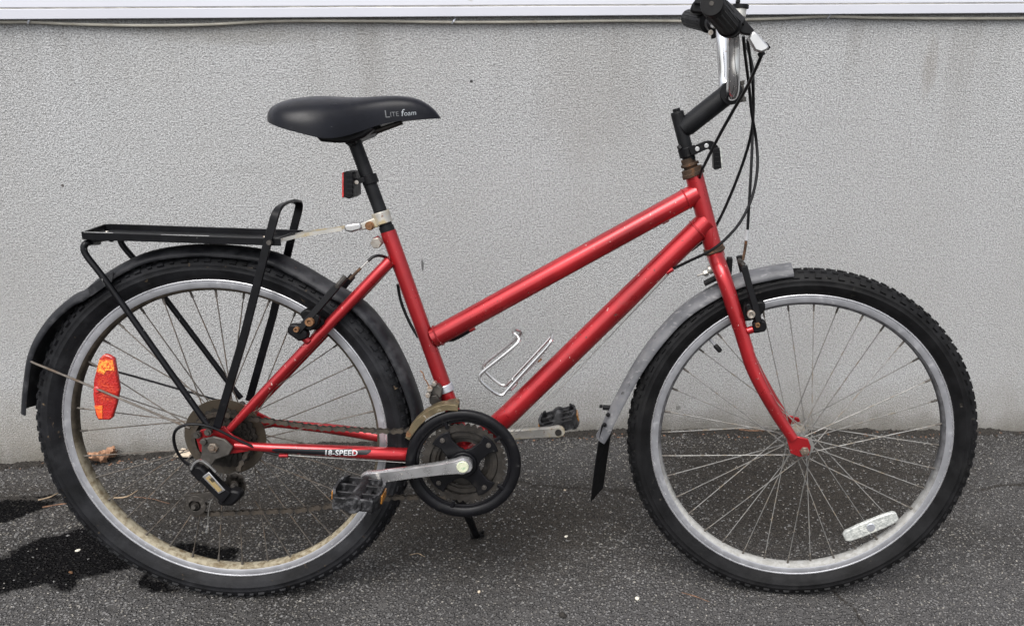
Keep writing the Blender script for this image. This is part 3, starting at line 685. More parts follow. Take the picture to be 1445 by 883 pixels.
def saddle():
    top = [(0.1158, 0.0000, 0.8957), (0.1181, 0.0000, 0.9037), (0.1269, 0.0000, 0.9131), (0.1466, 0.0000, 0.9223), (0.1735, 0.0000, 0.9283), (0.2014, 0.0000, 0.9316), (0.2257, 0.0000, 0.9313), (0.2558, 0.0000, 0.9302), (0.2886, 0.0000, 0.9334), (0.3214, 0.0000, 0.9364), (0.3430, 0.0000, 0.9358), (0.3622, 0.0000, 0.9323), (0.3777, 0.0000, 0.9237), (0.3886, 0.0000, 0.9144), (0.3956, 0.0000, 0.9043)]
    bot = [(0.1257, -0.0300, 0.8922), (0.1371, -0.0550, 0.8867), (0.1532, -0.0780, 0.8821), (0.1708, -0.0860, 0.8767), (0.1984, -0.0880, 0.8706), (0.2151, -0.0860, 0.8657), (0.2343, -0.0800, 0.8630), (0.2484, -0.0700, 0.8651), (0.2625, -0.0580, 0.8699), (0.2813, -0.0450, 0.8783), (0.3003, -0.0360, 0.8869), (0.3256, -0.0290, 0.8940), (0.3571, -0.0230, 0.8988), (0.3792, -0.0160, 0.9008), (0.3953, -0.0060, 0.9019)]
    def interp(tab, x, idx):
        if x <= tab[0][0]: return tab[0][idx]
        for a, c in zip(tab, tab[1:]):
            if x <= c[0]:
                t = (x - a[0]) / (c[0] - a[0]); return a[idx] * (1 - t) + c[idx] * t
        return tab[-1][idx]
    x0, x1 = top[0][0], top[-1][0]
    bt = sorted(bot)
    rings = []; N = 56; K = 28
    for i in range(N + 1):
        s = i / N; s = 0.5 - 0.5 * cos(pi * s)
        x = x0 + (x1 - x0) * s
        zt = interp(top, x, 2)
        xb = bt[0][0] + (x - x0) / (x1 - x0) * (bt[-1][0] - bt[0][0])
        w = -interp(bt, xb, 1); zb = interp(bt, xb, 2)
        e = min(1.0, (x - x0) / 0.012); w *= math.sqrt(max(0.02, 1 - (1 - e) ** 2))
        zb = min(zb, zt - 0.003)
        ring = []
        flat = 2.0 + 1.0 * max(0, min(1, (x - x0 - 0.12) / 0.06))
        for k in range(K + 1):
            a = pi * k / K
            yy = -cos(a); hh = sin(a)
            ring.append(V(x, w * math.copysign(abs(yy) ** 0.85, yy), zb + (zt - zb) * hh ** (1.0 / (flat * 0.62))))
        # underside back across
        for k in range(1, 8):
            t = k / 8; ring.append(V(x, w * 0.94 * (1 - 2 * t), zb + 0.004 - 0.002 * sin(pi * t) ))
        rings.append(ring)
    # smooth along the length
    for _ in range(5):
        r2 = [list(r) for r in rings]
        for i in range(1, N):
            for k in range(len(rings[0])):
                r2[i][k] = rings[i][k] * 0.5 + (rings[i - 1][k] + rings[i + 1][k]) * 0.25
        rings = r2
    mb = MB(); mb.loft(rings)
    sd_o = part('saddle', mb, MAT['saddle'], bike, smooth=60)
    # letters on the nose
    o0 = V((0.3105, -0.0300, 0.8997)); u0 = V((0.3759, -0.0300, 0.9070)) - o0; u0.y = 0
    u0.normalize(); v0 = V(-u0.z, 0, u0.x)
    for body, size, shear, bold, dx, dy, mat in (('L', 0.0170, 0.0, 0.0, 0.0, 0.0, 'faint'), ('ITE', 0.0104, 0.0, 0.0, 0.0085, 0.0010, 'faint'), ('f', 0.0155, 0.22, 0.0001, 0.0255, 0.0006, 'pale'), ('oam', 0.0115, 0.14, 0.0, 0.0300, 0.0008, 'pale')):
        tm = text_mesh(body, size, shear, bold)
        q = lay_on([mb], [(v.co.x + dx, v.co.y + dy) for v in tm.vertices], [tuple(p.vertices) for p in tm.polygons], o0, u0, v0, 0.0005)
        part('lettering', q, MAT[mat], sd_o, smooth=0)
    # base shell, rails, clamp
    q = MB()
    pl = [(0.1963, -0.0400, 0.8676), (0.2060, -0.0400, 0.8584), (0.2287, -0.0400, 0.8569), (0.2539, -0.0400, 0.8577), (0.2762, -0.0400, 0.8669), (0.2940, -0.0400, 0.8810), (0.2851, -0.0400, 0.8863), (0.2164, -0.0400, 0.8795)]
    q.prism([V(p[0], -0.040, p[2]) for p in pl], (0, 0.080, 0)); part('base', q, MAT['plastic'], sd_o, bevel=0.004)
    for s in (-1, 1):
        q = MB(); pts = [V(0.195, s * 0.030, 0.872), V(0.205, s * 0.024, 0.864), V(0.235, s * 0.022, 0.862), V(0.265, s * 0.020, 0.869), V(0.33, s * 0.008, 0.893)]
        q.tube(curve(pts, 5), 0.0035, 8); part('rail', q, MAT['grime'], sd_o)
    q = MB(); c = V((0.2500, 0.0000, 0.8623)); q.cyl(c + V(0, -0.026, 0.0), c + V(0, 0.026, 0.0), 0.010, 16); q.cyl(c + V(0, -0.034, 0), c + V(0, 0.034, 0), 0.006, 8); part('clamp', q, MAT['plastic'], sd_o, bevel=0.001)
saddle()

# rear reflector on the seat post
def hose_clamp(c, ax, r, w, mat, parent, name='clamp_band'):
    ax = V(ax).normalized(); q = MB(); q.tube([V(c) - ax * w / 2, V(c) + ax * w / 2], r, 22); return part(name, q, mat, parent, bevel=0.001)
sax = V((0.2998, 0.0000, 0.7121)) - V((0.2500, 0.0000, 0.8623))
br = hose_clamp((0.2735, -0.0000, 0.7972), sax, 0.0139, 0.0156, MAT['plastic'], bike, 'reflector_bracket')
q = MB(); q.bar([(0.2678, -0.0040, 0.7973), (0.2450, -0.0040, 0.7918)], 0.018, 0.009, (0, 0, 1)); part('bracket_arm', q, MAT['plastic'], br, bevel=0.001)
q = MB(); q.cyl((0.2551, -0.0160, 0.7928), (0.2491, 0.0080, 0.7913), 0.0035, 10); part('screw', q, MAT['bolt'], br)
pl = [(0.2372, -0.0300, 0.8082), (0.2408, -0.0300, 0.8112), (0.2524, -0.0300, 0.8098), (0.2515, -0.0300, 0.7700), (0.2442, -0.0300, 0.7651), (0.2350, -0.0300, 0.7684)]
q = MB(); q.prism([V(p[0], -0.028, p[2]) for p in pl], (0, 0.056, 0)); rr_ = part('reflector_housing', q, MAT['plastic'], bike, bevel=0.002)
for k in range(5):
    q = MB(); z = V((0.2463, -0.0300, 0.8038)).z - 0.0075 * k; q.box((V((0.2472, -0.0300, 0.8004)).x, -0.029, z), (0.010, 0.002, 0.0022)); part('rib', q, MAT['plastic'], rr_)
pl = [(0.2343, -0.0300, 0.8081), (0.2373, -0.0300, 0.8099), (0.2356, -0.0300, 0.7672), (0.2320, -0.0300, 0.7671)]
q = MB(); q.prism([V(p[0], -0.0275, p[2]) for p in pl], (0, 0.055, 0)); part('lens', q, MAT['red_plain'], rr_, bevel=0.0012)

# --- rear rack
def rack():
    L = 0.061
    P0 = V((-0.1828, -0.0610, 0.6962)); P1 = V((0.1371, -0.0610, 0.6940))
    zl, zr = P0.z, P1.z
    xl, xr = P0.x, P1.x
    def zz(x): return zl + (zr - zl) * (x - xl) / (xr - xl)
    xf = V((-0.1972, 0.0610, 0.6990)).x
    tray = MB()
    inset = 0.010
    x_a, x_b = xl + 0.004, xr - 0.010
    tray.prism([(x_a, -L + 0.003, zz(x_a) - 0.003), (x_b, -L + 0.003, zz(x_b) - 0.003), (x_b, L - 0.003, zz(x_b) - 0.003), (xf + 0.004, L - 0.003, zz(xf) - 0.003)], (0, 0, -0.002))
    rk = part('luggage_rack', tray, MAT['black'], bike)
    q = MB()
    loop = [V(xr, -L, zz(xr)), V(xl + 0.01, -L, zz(xl)), V(xl, -L + 0.006, zz(xl)), V(xl, -L + 0.014, zz(xl)), V(xf - 0.006, L - 0.008, zz(xf)), V(xf + 0.004, L, zz(xf)), V(xr, L, zz(xr))]
    q.bar(loop, 0.0035, 0.0125, (0, 0, 1)); part('rim_rail', q, MAT['black'], rk, bevel=0.0008)
    # bright worn edge along the near rail
    for x0_, x1_ in ((0.006, 0.052), (0.128, 0.205)):
        q = MB(); q.box(((xl + x0_ + xl + x1_) / 2, -L, zz((xl * 2 + x0_ + x1_) / 2) + 0.0064), (x1_ - x0_, 0.0028, 0.0008)); part('worn_edge', q, MAT['silver'], rk)
    q = MB(); q.cyl((xr - 0.012, -L, zz(xr) - 0.0), (xr - 0.012, L, zz(xr) - 0.0), 0.0045, 12); part('cross_bar', q, MAT['black'], rk)
    q = MB(); q.cyl((xl + 0.012, -L + .01, zz(xl) - 0.009), (xl + 0.030, L - .01, zz(xl) - 0.009), 0.0045, 12); part('cross_bar', q, MAT['black'], rk)
    for p in ((-0.1832, 0.0200, 0.6958), (-0.0515, 0.0000, 0.6967), (0.0839, -0.0200, 0.6989), (0.0831, 0.0200, 0.6992)):
        p = V(p); q = MB(); q.ball((p.x, p.y, zz(p.x) - 0.0025), 0.0034, 10, sq=(1, 1, 0.5)); part('rivet', q, MAT['bolt'], rk)
    # arched flat-bar stay
    hoop = [(0.0096, -0.0750, 0.3703), (0.0683, -0.0690, 0.5374), (0.1160, -0.0640, 0.6909), (0.1276, -0.0630, 0.7261), (0.1336, -0.0610, 0.7401), (0.1399, -0.0540, 0.7471), (0.1439, -0.0300, 0.7505), (0.1387, 0.0400, 0.7506), (0.1403, 0.0580, 0.7474)]
    last = V(hoop[-1])
    far = [mir(p) for p in ((0.1160, -0.0640, 0.6909), (0.0683, -0.0690, 0.5374), (0.0096, -0.0750, 0.3703))]
    pts = [V(p) for p in hoop[:4]]
    hz = pts[3].z
    a = pts[3]; topz = V((0.1429, -0.0520, 0.7505)).z; dx = (pts[3].x - pts[2].x) / (pts[3].z - pts[2].z)
    arch = [V(a.x, -0.063, a.z), V(a.x + dx * 0.012, -0.062, a.z + 0.012), V(a.x + dx * 0.020, -0.056, a.z + 0.0205), V(a.x + dx * 0.024, -0.045, a.z + 0.0255), V(a.x + dx * 0.026, -0.02, a.z + 0.0285), V(a.x + dx * 0.026, 0.03, a.z + 0.030)]
    full = pts[:3] + curve(arch, 3)[:-1] + [mir(p) if i else mir(p) for i, p in enumerate(reversed(curve(arch, 3)[:10]))] + far
    q = MB(); q.bar(full, 0.0045, 0.0135, (1, 0, 0.28)); part('arched_stay', q, MAT['black'], rk, bevel=0.0010)
    # round rear stays
    stay = [(-0.1789, -0.0200, 0.6807), (-0.1773, -0.0440, 0.6837), (-0.1794, -0.0550, 0.6827), (-0.1821, -0.0580, 0.6755), (-0.1778, -0.0590, 0.6616), (-0.1509, -0.0620, 0.6213), (-0.0911, -0.0680, 0.5206), (-0.0192, -0.0740, 0.3982), (-0.0051, -0.0760, 0.3757)]
    for s in (0, 1):
        q = MB(); q.tube(curve([mir(p) if s else p for p in stay], 5), 0.0052, 12); part('rear_stay', q, MAT['black'], rk)
    for s in (-1, 1):
        for p in ((-0.0272, -0.0680, 0.3542), (-0.0051, -0.0760, 0.3626)):
            p = V(p); q = MB(); y = p.y * -s
            q.cyl((p.x, y - s * 0.006 if False else y - 0.004, p.z), (p.x, y + 0.004, p.z), 0.0062, 12); q.cyl((p.x, y - 0.007, p.z), (p.x, y - 0.003, p.z), 0.0038, 6)
            part('eyelet_bolt', q, MAT['grime_light'], rk)
    q = MB(); p = V((0.1214, -0.0690, 0.6940)); q.cyl(p + V(0, -0.004, 0), p + V(0, 0.008, 0), 0.004, 10); part('bolt', q, MAT['grime_light'], rk)
    # flat steel link to the seat post
    lk = [(0.1200, -0.0450, 0.6909), (0.1557, -0.0300, 0.7008), (0.2000, -0.0180, 0.7084), (0.2257, -0.0150, 0.7130)]
    for s in (0, 1):
        q = MB(); q.bar(curve([(p[0], p[1] if not s else -p[1], p[2]) for p in lk], 4), 0.0016, 0.006, (0, 0, 1)); part('link_strap', q, MAT['alloy_dirty'], rk)
    q = MB(); q.prism([(lambda p: V(p[0], -0.017, p[2]))(p) for p in ((0.2297, -0.0200, 0.7185), (0.2358, -0.0200, 0.7217), (0.2574, -0.0200, 0.7253), (0.2604, -0.0200, 0.7133), (0.2422, -0.0200, 0.7079), (0.2316, -0.0200, 0.7095))], (0, 0.034, 0)); part('link_plate', q, MAT['silver'], rk, bevel=0.003)
    return rk
rk = rack()
c = V((0.2938, 0.0000, 0.7279)); sx_ = V((0.2998, 0.0000, 0.7121)) - V((0.2500, 0.0000, 0.8623))
band = hose_clamp((0.2916, 0.0000, 0.7327), sx_, 0.0158, 0.0206, MAT['alloy_dirty'], bike, 'rack_clamp')
q = MB(); q.prism([(lambda p: V(p[0], -0.012, p[2]))(p) for p in ((0.2566, -0.0120, 0.7232), (0.2810, -0.0120, 0.7336), (0.2900, -0.0120, 0.7193), (0.2802, -0.0120, 0.7153), (0.2572, -0.0120, 0.7111))], (0, 0.024, 0)); part('ear', q, MAT['alloy_dirty'], band, bevel=0.002)
q = MB(); p = V((0.2731, -0.0140, 0.7196)); q.cyl(p + V(0, -0.006, 0), p + V(0, 0.03, 0), 0.0062, 6); q.cyl(p + V(0, -0.0015, 0), p + V(0, 0.001, 0), 0.0078, 14); part('bolt', q, MAT['rust_bolt'], band)

# --- mudguards
def guard_sec(w, drop, th=0.0018, n=12):
    o = [(w * sin((2 * i / n - 1) * pi / 2), -drop * (1 - cos((2 * i / n - 1) * pi / 2))) for i in range(n + 1)]
    return o + [(x * 0.96, y - th) for x, y in reversed(o)]
def mudguard(pts, w, drop, mat, label, ctr, flare=None):
    P = [V(p) for p in curve(pts, 6)]; sec = guard_sec(w, drop); rings = []; n = len(P)
    for i in range(n):
        t = (P[min(i + 1, n - 1)] - P[max(i - 1, 0)]).normalized()
        up = V(-t.z, 0, t.x)
        if up.dot(P[i] - ctr) < 0: up = -up
        k = 1.0 if not flare else flare(i / (n - 1))
        rings.append([P[i] + V(0, x * k, 0) + up * (y) for x, y in sec])
    q = MB(); q.loft(rings); return part('mudguard', q, mat, bike, label=label, smooth=50)
rg = mudguard([(-0.3536, 0.0000, 0.3758), (-0.3436, 0.0000, 0.4224), (-0.3275, 0.0000, 0.4789), (-0.3069, 0.0000, 0.5178), (-0.2754, 0.0000, 0.5559), (-0.2393, 0.0000, 0.5862), (-0.2165, 0.0000, 0.5979), (-0.1823, 0.0000, 0.6248), (-0.1192, 0.0000, 0.6596), (-0.0584, 0.0000, 0.6752), (0.0132, 0.0000, 0.6794), (0.0961, 0.0000, 0.6705), (0.1476, 0.0000, 0.6482), (0.1957, 0.0000, 0.6192), (0.2566, 0.0000, 0.5816), (0.2966, 0.0000, 0.5292), (0.3201, 0.0000, 0.4834), (0.3376, 0.0000, 0.4366), (0.3514, 0.0000, 0.3848), (0.3537, 0.0000, 0.3332)],
    0.0295, 0.016, MAT['guard_dark'], 'dark plastic rear mudguard', RH)
q = MB(); q.prism([(lambda p: V(p[0], -0.031, p[2]))(p) for p in ((-0.1995, -0.0300, 0.6049), (-0.1543, -0.0300, 0.6327), (-0.1588, -0.0300, 0.6156), (-0.1970, -0.0300, 0.5891))], (0, 0.002, 0)); part('patch', q, MAT['guard_dark'], rg)
stayp = [(-0.0365, -0.0740, 0.3681), (-0.1818, -0.0500, 0.4231), (-0.2746, -0.0340, 0.4568), (-0.3070, -0.0300, 0.4692), (-0.3194, -0.0220, 0.4733), (-0.3314, -0.0050, 0.4724), (-0.3401, 0.0120, 0.4703)]
q = MB(); q.tube(curve(stayp, 5), 0.0021, 8); part('mudguard_stay', q, MAT['spoke_rear'], rg)
q = MB(); q.tube([mir(p) for p in ((-0.0365, -0.0740, 0.3681), (-0.1818, -0.0500, 0.4231), (-0.2746, -0.0340, 0.4568), (-0.3139, -0.0260, 0.4706))], 0.0021, 8); part('mudguard_stay', q, MAT['black'], rg)
fgp = [(1.0164, 0.0000, 0.6736), (0.9776, 0.0000, 0.6656), (0.9213, 0.0000, 0.6489), (0.8716, 0.0000, 0.6213), (0.8218, 0.0000, 0.5840), (0.7784, 0.0000, 0.5327), (0.7422, 0.0000, 0.4759), (0.7132, 0.0000, 0.4167), (0.6915, 0.0000, 0.3681), (0.6812, 0.0000, 0.3414), (0.6721, 0.0000, 0.3232)]
fg = steered(mudguard(fgp, 0.0285, 0.0185, MAT['guard_grey'], 'scratched grey front mudguard', FH, lambda t: 1.0 - 0.15 * max(0, t - 0.85) / 0.15))
q = MB(); fl = [(0.6947, 0.0000, 0.3508), (0.6876, 0.0000, 0.3048), (0.6820, 0.0000, 0.2519), (0.6765, 0.0000, 0.1888)]
rings = []
for i, p in enumerate(fl):
    p = V(p); wv = 0.020 if i else 0.017
    sk = V(0.0105, 0, 0)
    hi = 0.012 if i == 3 else 0.0
    rings.append([p + V(0.001, -wv, 0) - sk, p + V(0.001, wv, hi) + sk, p + V(-0.001, wv, hi) + sk, p + V(-0.001, -wv, 0) - sk])
q.loft(rings); part('flap', q, MAT['flap'], fg, bevel=0.0006)
for p in ((0.6956, -0.0240, 0.3745), (0.6894, -0.0240, 0.3541)):
    q = MB(); q.ball(p, 0.0042, 8); part('rivet', q, MAT['flap'], fg)
q = MB(); q.box((0.6939, 0.0000, 0.3799), (0.020, 0.012, 0.007)); q.box(V((0.6844, 0.0000, 0.3794)) + V(-0.004, 0, 0.003), (0.006, 0.008, 0.005)); part('bracket', q, MAT['plastic'], fg, bevel=0.001)
q = MB(); q.bar([(0.8634, 0.0000, 0.6288), (0.8858, 0.0000, 0.6416), (0.9085, 0.0000, 0.6491)], 0.026, 0.006, (0, 0, 1)); part('bracket', q, MAT['flap'], fg, bevel=0.001)

# --- wheels
def make_wheel(label, parent_m, tyre_mat, rim_bed, spoke_mat, spin, seed, hub_l, hub_r, rear):
    q = MB()
    prof = [(-hub_r[1], 0.004), (-hub_r[1], 0.0085), (-hub_l[0] - 0.004, 0.0085), (-hub_l[0] - 0.004, hub_l[2]), (-hub_l[0], hub_l[2]), (-hub_l[0] + 0.002, 0.012), (-0.01, 0.0105), (0.01, 0.0105), (hub_l[1] - 0.002, 0.012), (hub_l[1], hub_l[2]), (hub_l[1] + 0.004, hub_l[2]), (hub_l[1] + 0.004, 0.0085), (hub_r[1], 0.0085), (hub_r[1], 0.004)]
    q.lathe(prof, (0, 0, 0), 28)
    w = part('wheel', q, MAT['grime_light'] if rear else MAT['spoke'], bike, label=label)
    w.matrix_local = parent_m
    # rim: side walls, bed, inner lip
    rim = MB()
    side = [(-0.0115, 0.2868), (-0.0128, 0.2862), (-0.0130, 0.2840), (-0.0122, 0.2834), (-0.0122, 0.2822), (-0.0128, 0.2816), (-0.0128, 0.2742), (-0.0120, 0.2722)]
    rim.lathe(side + [(0.0120, 0.2722)] + [(-a, r) for a, r in reversed(side[:-1])] + [(0.0100, 0.2868), (0.0098, 0.2780), (-0.0098, 0.2780), (-0.0100, 0.2868)], (0, 0, 0), 120)
    part('rim', rim, MAT['rim'], w, smooth=40)
    lip = MB()
    for s_ in (-1, 1): lip.lathe([(s_ * 0.0129, 0.2840), (s_ * 0.0134, 0.2852), (s_ * 0.0132, 0.2866), (s_ * 0.0121, 0.2873), (s_ * 0.0112, 0.2868), (s_ * 0.0112, 0.2842)], (0, 0, 0), 120)
    lp = part('rim_lip', lip, MAT['lip'], w, smooth=60)
    bed = MB()
    bed.lathe([(-0.0117, 0.2722), (-0.0098, 0.2678), (-0.004, 0.2664), (0.004, 0.2664), (0.0098, 0.2678), (0.0117, 0.2722)], (0, 0, 0), 120)
    part('rim_bed', bed, rim_bed, w, smooth=60)
    ty = MB()
    half = [(0.0100, 0.2835), (0.0118, 0.2872), (0.0165, 0.2915), (0.0218, 0.2990), (0.0236, 0.3045), (0.0241, 0.3052), (0.0241, 0.3060), (0.0237, 0.3067), (0.0234, 0.3130), (0.0238, 0.3138), (0.0232, 0.3148), (0.0205, 0.3220), (0.0150, 0.3270), (0.0080, 0.3294)]
    ty.lathe([(-a, r) for a, r in half] + [(0, 0.3300)] + [(a, r) for a, r in reversed(half)], (0, 0, 0), 144)
    part('tyre', ty, tyre_mat, w, smooth=60)
    rnd = random.Random(seed)
    tr = MB(); N = 100
    def knob(th, a0, r0, tilt, la, lt, h):
        # block at angle th, axial a0, radius r0; tilt: outward normal lean towards the side
        er = V(cos(th), 0, sin(th)); et = V(-sin(th), 0, cos(th)); ey = V(0, 1, 0)
        nrm = (er * cos(tilt) + ey * sin(tilt)); ax = (ey * cos(tilt) - er * sin(tilt))
        c = er * r0 + ey * a0
        vs = []
        for k, hh in ((1.0, -0.002), (0.86, h)):
            for sx, sy in ((-1, -1), (1, -1), (1, 1), (-1, 1)):
                vs.append(c + et * (sx * lt / 2 * k) + ax * (sy * la / 2 * k) + nrm * hh)
        tr.add(vs, [(4, 5, 6, 7), (0, 1, 5, 4), (1, 2, 6, 5), (2, 3, 7, 6), (3, 0, 4, 7)])
    for i in range(N):
        th = 2 * pi * i / N
        big = i % 2
        for s in (-1, 1):
            knob(th + rnd.uniform(-.004, .004), s * 0.0205, 0.3215, s * radians(48), 0.0085 if big else 0.0065, 0.0125 if big else 0.0075, rnd.uniform(0.0016, 0.0027))
            knob(th + 0.5 * 2 * pi / N, s * 0.0120, 0.3275, s * radians(18), 0.0070, 0.0105, 0.0030)
        knob(th, 0.0, 0.3298, 0, 0.0075, 0.011 if big else 0.008, 0.0032)
    t_o = part('tread', tr, tyre_mat, w, smooth=0); t_o['kind'] = 'stuff'
    # spokes: 36, three-cross, four shared meshes
    protos = {}
    fl_r = hub_l[2] - 0.003
    for side_ in (-1, 1):
        for d in (-1, 1):
            q = MB(); hy = side_ * (hub_l[0] if side_ < 0 else hub_l[1]) + (0.003 if d > 0 else -0.001) * side_
            phi = d * radians(66)
            a = V(fl_r * cos(phi), hy, fl_r * sin(phi)); e = V(0.2670, side_ * 0.003, 0)
            dirv = (e - a).normalized()
            q.tube([a, e - dirv * 0.006], 0.00105, 6)
            q.tube([e - dirv * 0.013, e - dirv * 0.001, e], [0.0019, 0.0022, 0.0022], 6, m=1)
            protos[(side_, d)] = q.mesh('spoke', [spoke_mat, MAT['nipple']], 60)
    for i in range(36):
        key = (-1 if i % 2 == 0 else 1, -1 if (i // 2) % 2 == 0 else 1)
        s_o = link('spoke', protos[key], w)
        s_o.rotation_euler = (0, -(spin + 2 * pi * i / 36), 0)
    return w
fm = STEER @ Matrix.Translation(FH)
ang0 = math.atan2(V((1.0647, 0.0000, 0.5964)).z - RT, V((1.0647, 0.0000, 0.5964)).x - WB)
front_wheel = make_wheel('front wheel with clean black knobbly tyre', fm, MAT['tyre'], MAT['rim_dusty'], MAT['spoke'], ang0, 3, (0.031, 0.031, 0.021), (0, 0.046), False)
ang1 = math.atan2(V((-0.0003, 0.0000, 0.5977)).z - RT, V((-0.0003, 0.0000, 0.5977)).x)
rear_wheel = make_wheel('rear wheel with dusty worn tyre and brown disc', Matrix.Translation(RH), MAT['tyre_rear'], MAT['rim_dirty'], MAT['spoke_rear'], ang1, 5, (0.019, 0.034, 0.024), (0, 0.060), True)

# white spoke reflector (front wheel)
def loc_f(p): return V(p) - FH
c0, c1 = loc_f((1.1673, -0.0180, 0.1361)), loc_f((1.2650, -0.0180, 0.1894))
mid = (c0 + c1) / 2; u = (c1 - c0); L_ = u.length; u.normalize(); v = V(-u.z, 0, u.x); hw = 0.0135
out = [mid + u * (L_ * a) + v * (hw * b2) for a, b2 in ((-.5, -.55), (-.44, -.9), (-.2, -1.05), (.2, -1.05), (.44, -.9), (.5, -.55), (.5, .55), (.44, .9), (.2, 1.05), (-.2, 1.05), (-.44, .9), (-.5, .55))]
q = MB(); q.prism(out, (0, 0.009, 0)); wr = part('wheel_reflector', q, MAT['white_lens'], front_wheel, bevel=0.0022, label='white oblong spoke reflector')
q = MB(); q.cyl(mid + V(0, -0.0012, 0), mid + V(0, 0.004, 0), 0.0085, 20); part('reflector_boss', q, MAT['clip'], front_wheel, bevel=0.001)
q = MB(); q.prism([mid + u * (L_ * a) + v * (hw * b2) + V(0, -0.0008, 0) for a, b2 in ((-.34, -.30), (-.30, -.38), (.30, -.38), (.34, -.30), (.34, .30), (-.34, .30))], (0, 0.002, 0)); part('reflector_panel', q, MAT['white_lens'], front_wheel)
# red spoke reflector (rear wheel)
out = [V(p) - RH for p in ((-0.1800, -0.0460, 0.4915), (-0.1720, -0.0460, 0.4898), (-0.1639, -0.0460, 0.4842), (-0.1630, -0.0460, 0.4582), (-0.1618, -0.0460, 0.4286), (-0.1697, -0.0460, 0.4026), (-0.1801, -0.0460, 0.3762), (-0.1855, -0.0460, 0.3716), (-0.2047, -0.0460, 0.3713), (-0.2082, -0.0460, 0.3811), (-0.2077, -0.0460, 0.4176), (-0.2030, -0.0460, 0.4447), (-0.1893, -0.0460, 0.4832))]
q = MB(); q.prism(out, (0, 0.009, 0)); wr2 = part('wheel_reflector', q, MAT['red_lens'], rear_wheel, bevel=0.0025, label='red six-sided spoke reflector')
for poly in (((-0.1879, -0.0470, 0.4809), (-0.1655, -0.0470, 0.4813), (-0.1655, -0.0470, 0.4622), (-0.1783, -0.0470, 0.4633), (-0.1840, -0.0470, 0.4556), (-0.1958, -0.0470, 0.4605)), ((-0.2073, -0.0470, 0.3985), (-0.1936, -0.0470, 0.3987), (-0.1965, -0.0470, 0.3751), (-0.2031, -0.0470, 0.3750))):
    q = MB(); q.prism([V(p) - RH for p in poly], (0, 0.002, 0)); part('reflector_panel', q, MAT['sparkle_lens'], rear_wheel)  # orange sheets stand for light sparkling in the red prisms
q = MB(); p = V((-0.1986, -0.0460, 0.4281)) - RH; q.cyl(p + V(0, -0.003, 0), p + V(0, 0.004, 0), 0.0055, 16); part('reflector_boss', q, MAT['red_plain'], rear_wheel, bevel=0.001)
# valve
p = loc_f((0.8803, 0.0000, 0.5236)); d = p.normalized(); p0 = d * 0.266
q = MB(); q.cyl(p0, d * 0.246, 0.0028, 10); part('valve', q, MAT['rim'], front_wheel)
q = MB(); q.tube([d * 0.252, d * 0.249, d * 0.236, d * 0.234], [0.0030, 0.0050, 0.0047, 0.0025], 12); part('valve', q, MAT['plastic'], front_wheel)
# axle nuts
for wh, ys, off in ((front_wheel, 0.060, 0), (rear_wheel, 0.078, 0)):
    for s in (-1, 1):
        q = MB(); q.cyl((0, s * (ys - 0.020), 0), (0, s * (ys + 0.004), 0), 0.0046, 12); q.cyl((0, s * (ys - 0.012), 0), (0, s * (ys - 0.0085), 0), 0.0125, 20); q.cyl((0, s * (ys - 0.0085), 0), (0, s * (ys + 0.001), 0), 0.0092, 6)
        part('axle_nut', q, MAT['rusty_nut'], wh, bevel=0.0012)
# spoke guard disc and freewheel
q = MB(); q.lathe([(-0.0165, 0.026), (-0.0225, 0.0715), (-0.0215, 0.0722), (-0.0150, 0.026)], (0, 0, 0), 56)
part('spoke_guard', q, MAT['smoke'], rear_wheel)
q = MB()
for k, (rr, nt_) in enumerate(((0.0555, 28), (0.0480, 24), (0.0420, 21), (0.0365, 18), (0.0320, 16), (0.0285, 14))):
    y = -0.0235 - 0.0044 * k
    o = []; i_ = []
    for t in range(nt_ * 4):
        a = 2 * pi * t / (nt_ * 4); r = rr + (0.0022 if t % 4 in (1,) else (0.0008 if t % 4 in (0, 2) else -0.0022))
        o.append((r * cos(a), y, r * sin(a))); i_.append((0.016 * cos(a), y, 0.016 * sin(a)))
    q.annulus(o, i_, (0, -0.0018, 0))
q.lathe([(-0.022, 0.005), (-0.022, 0.0165), (-0.050, 0.0165), (-0.050, 0.005)], (0, 0, 0), 24)
part('freewheel', q, MAT['grime'], rear_wheel)

